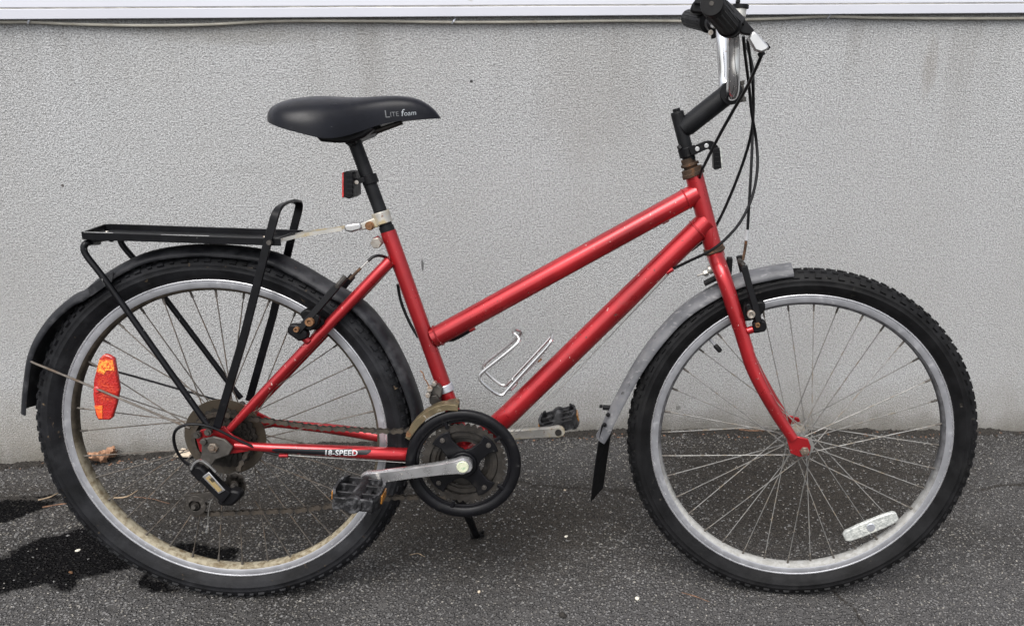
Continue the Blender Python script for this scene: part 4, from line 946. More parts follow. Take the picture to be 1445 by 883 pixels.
# --- fork, headset, stem
q = MB()
q.cyl((0.8769, 0.0000, 0.6917), (0.8822, 0.0000, 0.6778), 0.0165, 22)
cb = [(0.8805, -0.0040, 0.6810), (0.8854, -0.0200, 0.6687), (0.8931, -0.0340, 0.6525), (0.9031, -0.0400, 0.6286), (0.9183, -0.0440, 0.5875), (0.9320, -0.0460, 0.5532), (0.9429, -0.0480, 0.5238), (0.9553, -0.0500, 0.4915), (0.9732, -0.0520, 0.4577), (0.9932, -0.0530, 0.4248), (1.0148, -0.0530, 0.3918), (1.0415, -0.0530, 0.3552)]
rad = [0.0155, 0.0150, 0.0140, 0.0136, 0.0133, 0.0130, 0.0128, 0.0126, 0.0122, 0.0116, 0.0108, 0.0100]
fork = steered(part('fork', q, MAT['red'], bike))
for s in (0, 1):
    q = MB(); q.tube(curve([mir(p) if s else p for p in cb], 4), rad, 20); part('blade', q, MAT['red'], fork)
    q = MB(); pl = [(1.0300, -0.0520, 0.3535), (1.0477, -0.0520, 0.3614), (1.0690, -0.0520, 0.3569), (1.0757, -0.0520, 0.3416), (1.0735, -0.0520, 0.3243), (1.0554, -0.0520, 0.3205), (1.0390, -0.0520, 0.3269), (1.0352, -0.0520, 0.3395)]
    q.prism([mir(p) if s else p for p in pl], (0, 0.005 if s else -0.005, 0)); part('dropout', q, MAT['red'], fork, bevel=0.0012)
    q = MB(); p = V((0.9415, -0.0500, 0.5560)); p2 = V((0.9526, -0.0500, 0.5604))
    if s: p, p2 = mir(p), mir(p2)
    q.cyl(p, p2, 0.0068, 14); part('brake_boss', q, MAT['red'], fork, bevel=0.001)
def headring(pts_r, label):
    q = MB()
    for a, c, r in pts_r: q.cyl(a, c, r, 28)
    return part('headset', q, MAT['rust'], bike, bevel=0.001, label=label)
steered(headring((((0.8204, 0.0000, 0.8500), (0.8289, 0.0000, 0.8310), 0.0125), ((0.8246, 0.0000, 0.8417), (0.8263, 0.0000, 0.8370), 0.0162), ((0.8281, 0.0000, 0.8334), (0.8332, 0.0000, 0.8214), 0.0185), ((0.8307, 0.0000, 0.8268), (0.8336, 0.0000, 0.8202), 0.0202)), 'rusty upper headset'))
steered(headring((((0.8750, 0.0000, 0.6968), (0.8788, 0.0000, 0.6867), 0.0188), ((0.8766, 0.0000, 0.6917), (0.8780, 0.0000, 0.6879), 0.0206)), 'rusty lower headset race'))
q = MB()
q.cyl((0.7986, 0.0000, 0.9253), (0.8244, 0.0000, 0.8453), 0.0116, 22)
e0, e1 = V((0.8093, 0.0000, 0.8974)), V((0.8828, 0.0000, 0.9583))
q.tube([e0, e0 + (e1 - e0) * 0.12, e1], [0.0150, 0.0170, 0.0172], 24)
q.cyl(V((0.8881, 0.0000, 0.9608)) + V(0, -0.021, 0), V((0.8881, 0.0000, 0.9608)) + V(0, 0.021, 0), 0.0195, 26)
stem = steered(part('stem', q, MAT['stem'], bike, bevel=0.001))
q = MB(); q.cyl((0.7965, 0.0000, 0.9322), (0.7986, 0.0000, 0.9253), 0.0075, 6); q.cyl((0.7982, 0.0000, 0.9270), (0.7994, 0.0000, 0.9230), 0.0112, 18); part('expander_bolt', q, MAT['stem'], stem, bevel=0.0008)
q = MB(); q.cyl((0.9042, -0.0060, 0.9807), (0.9090, -0.0060, 0.9476), 0.0042, 10); q.cyl((0.9036, -0.0060, 0.9807), (0.9049, -0.0060, 0.9739), 0.0068, 6); q.cyl((0.9073, -0.0060, 0.9545), (0.9086, -0.0060, 0.9465), 0.0072, 8); q.box((0.9025, -0.0060, 0.9635), (0.012, 0.026, 0.020)); part('clamp_bolt', q, MAT['grime_light'], stem, bevel=0.0008)
# front reflector bracket
cl = hose_clamp((0.8198, 0.0000, 0.8608), V((0.8244, 0.0000, 0.8453)) - V((0.7986, 0.0000, 0.9253)), 0.0156, 0.0160, MAT['plastic'], bike, 'reflector_bracket'); steered(cl)
q = MB(); q.bar(curve([(0.8254, -0.0160, 0.8619), (0.8360, -0.0200, 0.8672), (0.8513, -0.0200, 0.8743), (0.8600, -0.0180, 0.8733), (0.8668, -0.0140, 0.8656)], 4), 0.008, 0.014, (0, 0, 1)); part('bracket_arm', q, MAT['plastic'], cl, bevel=0.001)
for p in ((0.8358, -0.0245, 0.8674), (0.8512, -0.0245, 0.8733)):
    q = MB(); p = V(p); q.cyl(p + V(0, -0.003, 0), p + V(0, 0.002, 0), 0.0040, 12); part('screw', q, MAT['silver'], cl, bevel=0.0006)
q = MB(); q.bar([(0.8032, -0.0060, 0.8701), (0.8084, -0.0080, 0.8644)], 0.012, 0.006, (1, 0, 0)); part('clip', q, MAT['plastic'], cl, bevel=0.001)
pl = [(0.8628, -0.0280, 0.8674), (0.8680, -0.0280, 0.8711), (0.8741, -0.0280, 0.8702), (0.8791, -0.0280, 0.8372), (0.8693, -0.0280, 0.8333), (0.8662, -0.0280, 0.8344)]
q = MB(); q.prism([V(p[0], -0.026, p[2]) for p in pl], (0, 0.052, 0)); rf = steered(part('reflector_housing', q, MAT['plastic'], bike, bevel=0.0012))
q = MB(); q.prism([V(p[0], -0.0275, p[2]) for p in ((0.8736, -0.0280, 0.8713), (0.8765, -0.0280, 0.8708), (0.8826, -0.0280, 0.8344), (0.8795, -0.0280, 0.8343))], (0, 0.055, 0)); part('lens', q, MAT['white_lens'], rf, bevel=0.0008)
for k in range(4):
    q = MB(); a = V((0.8699, -0.0280, 0.8618)); q.box((a.x + 0.0005 * k, -0.027, a.z - 0.0075 * k), (0.008, 0.002, 0.002)); part('rib', q, MAT['black'], rf)

# --- handlebar
near = [(0.888, 0.0, 0.958), (0.888, -0.026, 0.958), (0.8885, -0.040, 0.962), (0.8875, -0.050, 0.978), (0.8845, -0.053, 1.020), (0.883, -0.056, 1.040), (0.8815, -0.066, 1.0535), (0.879, -0.085, 1.0545), (0.8695, -0.17, 1.0515), (0.8330, -0.29, 1.0695)]
farp = [(0.888, 0.0, 0.958), (0.886, 0.026, 0.960), (0.883, 0.040, 0.966), (0.880, 0.050, 0.982), (0.875, 0.053, 1.025), (0.872, 0.056, 1.052), (0.870, 0.064, 1.074), (0.868, 0.085, 1.0795), (0.8557, 0.17, 1.0850), (0.8174, 0.29, 1.1027)]
q = MB(); q.tube(curve([V(p) for p in reversed(near)] + [V(p) for p in farp[1:]], 6), 0.0111, 20)
hb = steered(part('handlebar', q, MAT['chrome'], bike))
def grip(a, c, r):
    a, c = V(a), V(c); q = MB(); n = 30; rings = []
    q.tube([a, a + (c - a) * 0.04, a + (c - a) * 0.08, a + (c - a) * 0.1, a + (c - a) * 0.97, c], [r * 1.12, r * 1.16, r * 1.14, r, r * 1.02, r * 0.94], 24)
    for k in range(16):
        t = 2 * pi * k / 16; ax = (c - a).normalized(); e1 = ax.orthogonal().normalized(); e2 = ax.cross(e1)
        off = (e1 * cos(t) + e2 * sin(t)) * r
        q.tube([a + (c - a) * 0.16 + off, a + (c - a) * 0.92 + off], 0.0012, 5)
    g = part('grip', q, MAT['flap'], hb, bevel=0.0)
    q = MB(); ax = (c - a).normalized(); q.cyl(c - ax * 0.002, c + ax * 0.0006, 0.0032, 10); part('grip_hole_disc', q, MAT['grime'], hb)  # dark disc on the grip end, painting the shade of its hole
grip((0.8665, -0.180, 1.0530), (0.8330, -0.292, 1.0698), 0.0165)
grip((0.8525, 0.180, 1.0865), (0.8170, 0.292, 1.1030), 0.0165)
# near brake lever: black perch, silver lever, clamp screw
q = MB(); q.cyl((0.8725, -0.145, 1.0525), (0.8705, -0.165, 1.0518), 0.0155, 18)
q.prism([V(p) for p in ((0.8743, -0.1550, 1.0654), (0.8848, -0.1550, 1.0657), (0.9041, -0.1550, 1.0475), (0.9005, -0.1550, 1.0405), (0.8865, -0.1550, 1.0420), (0.8743, -0.1550, 1.0496))], (0, -0.020, 0))
bl = steered(part('brake_lever', q, MAT['plastic'], bike, bevel=0.002, label='near brake lever with silver blade end'))
q = MB(); q.prism([V(p) for p in ((0.8946, -0.1650, 1.0356), (0.9011, -0.1650, 1.0462), (0.9066, -0.1650, 1.0439), (0.9259, -0.1650, 1.0262), (0.9258, -0.1650, 1.0212), (0.9161, -0.1650, 1.0164), (0.9064, -0.1650, 1.0191))], (0, -0.018, 0)); part('lever_blade', q, MAT['silver'], bl, bevel=0.003)
q = MB(); q.cyl((0.9245, -0.1500, 1.0256), (0.9285, -0.1500, 1.0297), 0.006, 12); q.cyl((0.9154, -0.1700, 1.0181), (0.9191, -0.1700, 1.0123), 0.0055, 10); part('adjuster', q, MAT['plastic'], bl)
q = MB(); p = V((0.8637, -0.1580, 1.0461)); q.cyl(p + V(0, -0.006, 0), p + V(0, 0.01, 0), 0.0075, 14); q.cyl(p + V(0, -0.0085, 0), p + V(0, -0.003, 0), 0.0045, 6); part('screw', q, MAT['bolt'], bl, bevel=0.001)
q = MB(); q.bar(curve([(0.8882, -0.1700, 1.0586), (0.8769, -0.2000, 1.0633), (0.8661, -0.2300, 1.0676), (0.8536, -0.2620, 1.0722)], 4), 0.004, 0.011, (0, 0, 1)); part('lever_arm', q, MAT['plastic'], bl, bevel=0.001)
q = MB(); q.cyl((0.862, 0.145, 1.0835), (0.8585, 0.165, 1.0845), 0.0155, 18)
q.prism([V(p) for p in ((0.8565, 0.1400, 1.0675), (0.8640, 0.1400, 1.0702), (0.8661, 0.1400, 1.0581), (0.8572, 0.1400, 1.0554))], (0, 0.014, 0)); q.prism([V(p) for p in ((0.8533, 0.1500, 1.0852), (0.8665, 0.1500, 1.0819), (0.8964, 0.1500, 1.0622), (0.8916, 0.1500, 1.0560), (0.8623, 0.1500, 1.0660))], (0, 0.02, 0))
bl2 = steered(part('brake_lever', q, MAT['plastic'], bike, bevel=0.002, label='far black brake lever'))
q = MB(); p = V((0.8550, 0.1350, 1.0659)); q.cyl(p + V(0, -0.003, 0), p + V(0, 0.006, 0), 0.0046, 12); part('screw', q, MAT['bolt'], bl2)
# thumb shifters
q = MB(); p = V((0.8839, -0.1300, 1.0789)); q.cyl(p + V(0, 0, -0.010), p + V(0, 0, 0.004), 0.010, 18); sh = steered(part('shifter', q, MAT['alloy_dirty'], bike, bevel=0.001, label='round silver thumb shifter with black dial'))
q = MB(); q.lathe([(-0.003, 0.0095), (-0.003, 0.0125), (0.003, 0.0125), (0.003, 0.0095)], p + V(0.001, 0, 0.005), 24, axis='Z'); q.box(p + V(-0.004, -0.004, 0.011), (0.006, 0.016, 0.005)); part('dial', q, MAT['plastic'], sh, bevel=0.0008)
pl = [(0.8149, 0.1600, 1.1043), (0.8194, 0.1600, 1.1164), (0.8279, 0.1600, 1.1263), (0.8525, 0.1600, 1.1270), (0.8540, 0.1600, 1.1030), (0.8425, 0.1600, 1.0990), (0.8217, 0.1600, 1.0996)]
q = MB(); q.prism([V(p) for p in pl], (0, 0.045, 0)); sh2 = steered(part('shifter', q, MAT['plastic'], bike, bevel=0.004, label='boxy black thumb shifter'))
q = MB(); q.prism([V(p) for p in ((0.8217, 0.1500, 1.1155), (0.8251, 0.1500, 1.1239), (0.8431, 0.1500, 1.1245), (0.8386, 0.1500, 1.1136))], (0, 0.02, 0)); part('thumb_lever', q, MAT['stem'], sh2, bevel=0.002)

# --- cables
def housing(pts, r=0.0027, mat='cable', k=6, name='brake_cable', label=None):
    q = MB(); q.tube(curve(pts, k), r, 8); return part(name, q, MAT[mat], bike, label=label)
def fs(p): return st(p)
housing([fs((0.9179, -0.1700, 1.0142)), fs((0.9115, -0.1550, 0.9936)), fs((0.9029, -0.1200, 0.9662)), fs((0.8865, -0.0800, 0.9291)), fs((0.8665, -0.0580, 0.8851)), (0.8460, -0.0460, 0.8452), (0.8410, -0.0360, 0.8306), (0.8433, 0.0200, 0.8011)], name='brake_cable')
housing([fs((0.8928, -0.1200, 1.0427)), fs((0.9002, -0.1000, 1.0131)), fs((0.9128, -0.0600, 0.9719)), fs((0.9228, -0.0400, 0.9277)), (0.9317, -0.0350, 0.8863), (0.9366, -0.0400, 0.8396), (0.9302, -0.0460, 0.7921), (0.9127, -0.0500, 0.7498), (0.8875, -0.0500, 0.7174), (0.8625, -0.0440, 0.6951), (0.8317, -0.0300, 0.6761), (0.8042, -0.0140, 0.6585)], name='gear_cable')
housing([fs((0.9052, -0.0600, 1.0421)), fs((0.9150, -0.0300, 1.0116)), fs((0.9266, 0.0000, 0.9621)), fs((0.9304, 0.0100, 0.9097)), (0.9257, 0.0120, 0.8616), (0.9096, 0.0200, 0.8030), (0.8896, 0.0250, 0.7480), (0.8696, 0.0250, 0.7130), (0.8386, 0.0160, 0.6876)], name='gear_cable')
housing([fs((0.9140, 0.0600, 1.0448)), fs((0.9272, 0.0500, 1.0040)), fs((0.9310, 0.0350, 0.9509)), fs((0.9323, 0.0150, 0.8918)), fs((0.9333, 0.0040, 0.8321)), fs((0.9339, 0.0000, 0.7710)), fs((0.9346, 0.0000, 0.7284))], name='brake_cable')
q = MB(); q.cyl((0.9345, 0.0000, 0.7297), (0.9334, 0.0000, 0.7106), 0.0034, 10); ns = steered(part('cable_sleeve', q, MAT['white'], bike))
q = MB(); q.tube(curve([(0.9333, 0.0000, 0.7119), (0.9326, 0.0000, 0.6953), (0.9299, -0.0040, 0.6753)], 4), 0.0026, 8); steered(part('cable_noodle', q, MAT['rust'], bike))
housing([(0.1105, -0.0580, 0.3130), (0.0810, -0.0630, 0.3227), (0.0412, -0.0720, 0.3471), (0.0054, -0.0820, 0.3727), (-0.0245, -0.0880, 0.3810), (-0.0488, -0.0880, 0.3743), (-0.0596, -0.0860, 0.3579), (-0.0605, -0.0820, 0.3328), (-0.0526, -0.0780, 0.3101), (-0.0437, -0.0760, 0.3001)], name='gear_cable', r=0.0026)
housing([(0.2973, -0.0060, 0.6645), (0.2896, -0.0200, 0.6694), (0.2800, -0.0260, 0.6682), (0.2710, -0.0300, 0.6612)], name='brake_cable', r=0.0026)
housing([(0.2723, -0.0300, 0.6625), (0.2581, -0.0340, 0.6480)], name='brake_cable', r=0.0011, mat='wire', k=2)
housing([(0.2594, -0.0340, 0.6493), (0.2485, -0.0360, 0.6383), (0.2402, -0.0380, 0.6298)], name='cable_noodle', r=0.0026, mat='rust', k=3)
housing([(0.3113, 0.0120, 0.6140), (0.3156, 0.0160, 0.5810), (0.3278, 0.0180, 0.5454), (0.3437, 0.0160, 0.5157)], name='brake_cable', r=0.0028, label='cable housing behind the seat tube')
housing([(0.3902, 0.0040, 0.5128), (0.4094, 0.0040, 0.5158), (0.4300, 0.0040, 0.5268), (0.4429, 0.0040, 0.5350)], name='brake_cable', r=0.0028)
housing([(0.7958, -0.0120, 0.6522), (0.6798, -0.0080, 0.5224), (0.5317, -0.0060, 0.3584), (0.5146, -0.0060, 0.3400)], name='gear_cable', r=0.0009, mat='wire', k=2)
housing([(0.7983, 0.0080, 0.6439), (0.6869, 0.0060, 0.5191), (0.5403, 0.0060, 0.3528), (0.5217, 0.0060, 0.3328)], name='gear_cable', r=0.0009, mat='wire', k=2)
housing([(0.1217, -0.0580, 0.3131), (0.1972, -0.0500, 0.3051), (0.3317, -0.0300, 0.2885)], name='gear_cable', r=0.0009, mat='wire', k=2)
housing([(0.0021, -0.0660, 0.2487), (-0.0170, -0.0660, 0.2280), (-0.0242, -0.0660, 0.2044), (-0.0282, -0.0660, 0.1750)], name='gear_cable', r=0.0009, mat='wire', k=3)
q = MB(); q.cyl((-0.0280, -0.0660, 0.1778), (-0.0310, -0.0660, 0.1651), 0.0024, 8); part('cable_crimp', q, MAT['silver'], bike)

# --- brakes
def brake(conv, arm, pad, slot, block, bolt, pivot, l, tip, parent_steer, label):
    q = MB(); q.bar(arm, 0.0085, 0.0115, (1, 0, 0)); bk = part('brake_arm', q, MAT['plastic'], bike, bevel=0.0015, label=label)
    q = MB(); q.prism(pad, (0, 0.022, 0)); part('brake_shoe', q, MAT['flap'], bk, bevel=0.003)
    q = MB(); q.prism(slot, (0, 0.010, 0)); part('shoe_holder', q, MAT['plastic'], bk, bevel=0.002)
    q = MB(); q.prism(block, (0, 0.018, 0)); part('pivot_block', q, MAT['plastic'], bk, bevel=0.003)
    for p, r, m_ in ((bolt, 0.0072, 'bolt' if parent_steer else 'rust_bolt'), (pivot, 0.0044, 'rust_bolt')):
        p = V(p); q = MB(); q.lathe([(-0.005, r * 0.45), (-0.005, r), (0.004, r), (0.004, r * 0.45)], p, 18); q.cyl(p + V(0, -0.003, 0), p + V(0, 0.003, 0), r * 0.5, 6); part('bolt', q, MAT[m_], bk, bevel=0.0006)
    q = MB(); a, c = V(tip[0]), V(tip[1]); q.cyl(a, c, 0.005, 10); q.cyl(a + V(0, -0.006, 0), a + V(0, 0.008, 0), 0.0042, 8); part('anchor', q, MAT['grime'], bk, bevel=0.001)
    if parent_steer: steered(bk)
    return bk
brake(None, [(0.9275, -0.0520, 0.6738), (0.9401, -0.0540, 0.6357), (0.9525, -0.0560, 0.6022), (0.9607, -0.0580, 0.5746)],
      [(0.9306, -0.0460, 0.5885), (0.9333, -0.0460, 0.6041), (0.9654, -0.0460, 0.6107), (0.9714, -0.0460, 0.6058), (0.9716, -0.0460, 0.5955), (0.9606, -0.0460, 0.5768), (0.9357, -0.0460, 0.5718)],
      [(0.9349, -0.0560, 0.6040), (0.9395, -0.0560, 0.6080), (0.9460, -0.0560, 0.6057), (0.9516, -0.0560, 0.5893), (0.9502, -0.0560, 0.5827), (0.9428, -0.0560, 0.5811), (0.9384, -0.0560, 0.5900)],
      [(0.9496, -0.0580, 0.5715), (0.9554, -0.0580, 0.5783), (0.9717, -0.0580, 0.5777), (0.9763, -0.0580, 0.5675), (0.9733, -0.0580, 0.5583), (0.9536, -0.0580, 0.5535)],
      (0.9455, -0.0600, 0.5900), (0.9580, -0.0620, 0.5716), -0.05, ((0.9199, -0.0480, 0.6815), (0.9277, -0.0500, 0.6735)), True, 'front brake arm')
brake(None, [(0.2231, -0.0520, 0.6208), (0.1937, -0.0560, 0.5865), (0.1707, -0.0600, 0.5596), (0.1546, -0.0620, 0.5411)],
      [(0.1566, -0.0500, 0.5721), (0.1654, -0.0500, 0.5785), (0.1747, -0.0500, 0.5762), (0.1952, -0.0500, 0.5604), (0.1972, -0.0500, 0.5529), (0.1857, -0.0500, 0.5426), (0.1701, -0.0500, 0.5411), (0.1573, -0.0500, 0.5646)],
      [(0.1651, -0.0620, 0.5562), (0.1802, -0.0620, 0.5701), (0.1887, -0.0620, 0.5728), (0.1931, -0.0620, 0.5679), (0.1887, -0.0620, 0.5542), (0.1761, -0.0620, 0.5427), (0.1679, -0.0620, 0.5451)],
      [(0.1379, -0.0640, 0.5474), (0.1419, -0.0640, 0.5537), (0.1561, -0.0640, 0.5540), (0.1706, -0.0640, 0.5406), (0.1711, -0.0640, 0.5306), (0.1553, -0.0640, 0.5240), (0.1373, -0.0640, 0.5387)],
      (0.1772, -0.0660, 0.5598), (0.1551, -0.0680, 0.5468), -0.05, ((0.2243, -0.0520, 0.6208), (0.2361, -0.0440, 0.6356)), False, 'rear brake arm')
q = MB(); q.cyl((0.1590, -0.0550, 0.5320), (0.1697, -0.0530, 0.5216), 0.0066, 14); part('brake_boss', q, MAT['red'], fr, bevel=0.001)
# far-side arms, mirrored
for pts, stz in (([(0.9275, -0.0520, 0.6738), (0.9401, -0.0540, 0.6357), (0.9607, -0.0580, 0.5746)], True), ([(0.2231, -0.0520, 0.6208), (0.1707, -0.0600, 0.5596), (0.1546, -0.0620, 0.5411)], False)):
    q = MB(); q.bar([mir(p) for p in pts], 0.0085, 0.0115, (1, 0, 0)); o = part('brake_arm', q, MAT['plastic'], bike, bevel=0.0015)
    if stz: steered(o)
q = MB(); q.tube([(0.8497, 0.0000, 0.6427), (0.8699, 0.0000, 0.6501), (0.8775, 0.0000, 0.6517)], [0.0022, 0.0022, 0.0022], 8); q.cyl((0.8610, 0.0000, 0.6471), (0.8686, 0.0000, 0.6500), 0.0065, 6); q.cyl((0.8696, 0.0000, 0.6540), (0.8796, 0.0000, 0.6583), 0.0085, 12)
steered(part('mudguard_bolt', q, MAT['alloy_dirty'], bike, bevel=0.0008))
q = MB(); q.box((0.9062, 0.0000, 0.6633), (0.010, 0.02, 0.030)); q.cyl((0.8991, 0.0000, 0.6733), (0.9095, 0.0000, 0.6530), 0.004, 8); steered(part('mudguard_bracket', q, MAT['flap'], bike, bevel=0.001))

# --- bottle cage
nearw = [(0.5182, -0.0120, 0.5356), (0.5250, -0.0200, 0.5317), (0.5298, -0.0260, 0.5267), (0.5257, -0.0300, 0.5184), (0.5044, -0.0330, 0.4992), (0.4715, -0.0340, 0.4719), (0.4606, -0.0340, 0.4605), (0.4618, -0.0340, 0.4499), (0.4761, -0.0330, 0.4351), (0.4923, -0.0310, 0.4233), (0.5012, -0.0300, 0.4231), (0.5088, -0.0290, 0.4316), (0.5458, -0.0280, 0.4741), (0.5787, -0.0280, 0.5117), (0.5868, -0.0270, 0.5240), (0.5885, -0.0200, 0.5276)]
farw = [mir(p) for p in reversed(nearw)]
tip = [V(nearw[-1]), V(nearw[-1]) + V(0.001, 0.012, 0.004), mir(nearw[-1]) + V(0.001, -0.012, 0.004)]
q = MB(); q.tube(curve([V(p) for p in nearw] + tip[1:] + farw, 4, closed=True), 0.0030, 10); bc = part('bottle_cage', q, MAT['silver'], bike)
q = MB(); q.bar([(0.5144, 0.0000, 0.4310), (0.5715, 0.0000, 0.4930)], 0.018, 0.004, (-1, 0, 1)); part('mount_plate', q, MAT['silver'], bc, bevel=0.0008)
for p in ((0.5225, -0.0040, 0.4351), (0.5665, -0.0040, 0.4805)):
    q = MB(); p = V(p); q.cyl(p, p + V(-0.004, 0, 0.005), 0.0050, 10); part('bolt', q, MAT['rust_bolt'], bc)
for s in (-1, 1):
    q = MB(); q.tube([V((0.5236, 0.0000, 0.4366)) + V(0, s * 0.010, 0), V((0.5144, 0.0000, 0.4310)) + V(0, s * 0.028, 0)], 0.002, 8); part('brace', q, MAT['silver'], bc)

# --- chainset
BC = V(0.4315, -0.058, 0.2995)
q = MB(); q.lathe([(-0.004, 0.0845), (-0.007, 0.0870), (-0.0085, 0.0930), (-0.0085, 0.1005), (-0.0060, 0.1032), (0.000, 0.1038), (0.0035, 0.1030), (0.0035, 0.1005), (-0.002, 0.0975), (-0.002, 0.0845)], BC, 72)
cg = part('chain_guard', q, MAT['ring'], bike, smooth=45)
q = MB(); q.lathe([(-0.002, 0.0800), (-0.0035, 0.0815), (-0.0035, 0.0850), (0.0, 0.0850), (0.0, 0.0800)], BC, 72); part('inner_ring', q, MAT['ring'], cg, smooth=45)
for k in range(5):
    t = radians(-33 + 72 * k); e = V(cos(t), 0, sin(t)); rot = Matrix.Rotation(-t, 3, 'Y')
    q = MB(); q.box(BC + e * 0.0840 + V(0, -0.004, 0), (0.022, 0.006, 0.0065), rot); part('rib', q, MAT['ring'], cg, bevel=0.001)
q = MB(); q.lathe([(-0.008, 0.010), (-0.008, 0.0235), (-0.002, 0.0255), (0.006, 0.0255), (0.006, 0.010)], BC, 40)
cr = part('chainset', q, MAT['ring'], bike, bevel=0.001)
def gear(rr, rin, teeth, y, name):
    o = []; i_ = []
    for t in range(teeth * 4):
        a = 2 * pi * t / (teeth * 4); r = rr + (0.0034 if t % 4 == 1 else (0.0014 if t % 4 in (0, 2) else -0.0026))
        o.append(BC + V(r * cos(a), y, r * sin(a))); i_.append(BC + V(rin * cos(a), y, rin * sin(a)))
    q = MB(); q.annulus(o, i_, (0, 0.0025, 0)); return part(name, q, MAT['grime'], cr, smooth=0)
gear(0.0745, 0.0620, 40, 0.001, 'chainring'); gear(0.0655, 0.0470, 34, 0.010, 'chainring'); gear(0.0500, 0.0360, 24, 0.018, 'chainring')
# four-armed spider with oval windows
for k in range(4):
    t = radians(45 + 90 * k - 6); e = V(cos(t), 0, sin(t)); n = V(-sin(t), 0, cos(t))
    q = MB(); pl = [BC + e * a + n * b2 for a, b2 in ((0.012, -0.0225), (0.030, -0.0145), (0.050, -0.0135), (0.0640, -0.020), (0.0675, -0.010), (0.0685, 0.0), (0.0675, 0.010), (0.0640, 0.020), (0.050, 0.0135), (0.030, 0.0145), (0.012, 0.0225))]
    q.prism([p + V(0, -0.002, 0) for p in pl], (0, 0.006, 0)); part('spider_arm', q, MAT['ring'], cr, bevel=0.0015)
    q = MB(); p = BC + e * 0.0585; q.cyl(p + V(0, -0.0045, 0), p + V(0, 0, 0), 0.0046, 14); q.cyl(p + V(0, -0.0052, 0), p + V(0, -0.004, 0), 0.0022, 6); part('chainring_bolt', q, MAT['grime_light'], cr, bevel=0.0006)
q = MB(); q.cyl(BC + V(0, 0.0, 0), BC + V(0, 0.03, 0), 0.016, 20); part('spider_hub', q, MAT['ring'], cr, bevel=0.001)
q = MB(); q.lathe([(0.006, 0.052), (0.006, 0.0600), (0.008, 0.0600), (0.008, 0.052)], BC, 48); part('inner_plate', q, MAT['grime'], cr)
def crank(c, e, y, th, r0, r1, name='crank_arm', mat='alloy'):
    """tapered arm from the axle c to the pedal eye e at side offset y"""
    c = V(c[0], y, c[2]); e = V(e[0], y + (0.004 if y > 0 else -0.010), e[2])
    u = e - c; u.normalize(); n = V(-u.z, 0, u.x)
    if n.z < 0: n = -n
    L = (e - c).length; rings = []
    for t, w, h in ((-r0 * 0.98, 0.35, 0.9), (-r0 * 0.7, 0.75, 1.0), (0, 1.0, 1.0), (r0 * 0.9, 0.84, 1.0), (L * 0.25, 0.72, 0.92), (L * 0.6, 0.66, 0.85), (L - r1 * 1.2, r1 / r0 * 0.86, 0.8), (L, r1 / r0, 0.8), (L + r1 * 0.7, r1 / r0 * 0.72, 0.8), (L + r1 * 0.98, r1 / r0 * 0.3, 0.7)):
        p = c + (e - c) * (t / L); hw = r0 * w; hh = th / 2 * h
        b_ = hw * 0.2
        rings.append([p + n * a + V(0, d, 0) for a, d in ((hw, -hh * 0.5), (hw - b_, -hh), (-hw + b_, -hh), (-hw, -hh * 0.5), (-hw, hh * 0.5), (-hw + b_, hh), (hw - b_, hh), (hw, hh * 0.5))])
    q = MB(); q.loft(rings); return part(name, q, MAT[mat], cr, smooth=40)
NC = V((0.4340, -0.0850, 0.3069)); NE = V(0.2690, 0, 0.2850)
ca = crank(NC, NE, -0.083, 0.017, 0.0165, 0.0135)
q = MB(); q.lathe([(-0.0108, 0.0), (-0.0108, 0.0095), (-0.0095, 0.0108), (-0.006, 0.0108), (-0.006, 0.0)], V(NC.x, -0.083, NC.z), 28, closed=False); part('crank_cap', q, MAT['cap'], cr, smooth=40)
FE = V((0.6004, 0.0880, 0.3110))
cb2 = crank(V(0.4315, 0, 0.299), FE, 0.083, 0.016, 0.0155, 0.0125, mat='alloy_dirty')
q = MB(); q.cyl(V(FE.x, 0.0775, FE.z), V(FE.x, 0.084, FE.z), 0.0066, 18); part('pedal_axle', q, MAT['grime'], cr)
q = MB(); q.cyl(V(0.4315, 0.03, 0.299), V(0.4315, 0.08, 0.299), 0.009, 16); q.cyl(V(0.4315, -0.088, 0.299), V(0.4315, -0.03, 0.299), 0.009, 16); part('axle', q, MAT['grime'], cr)

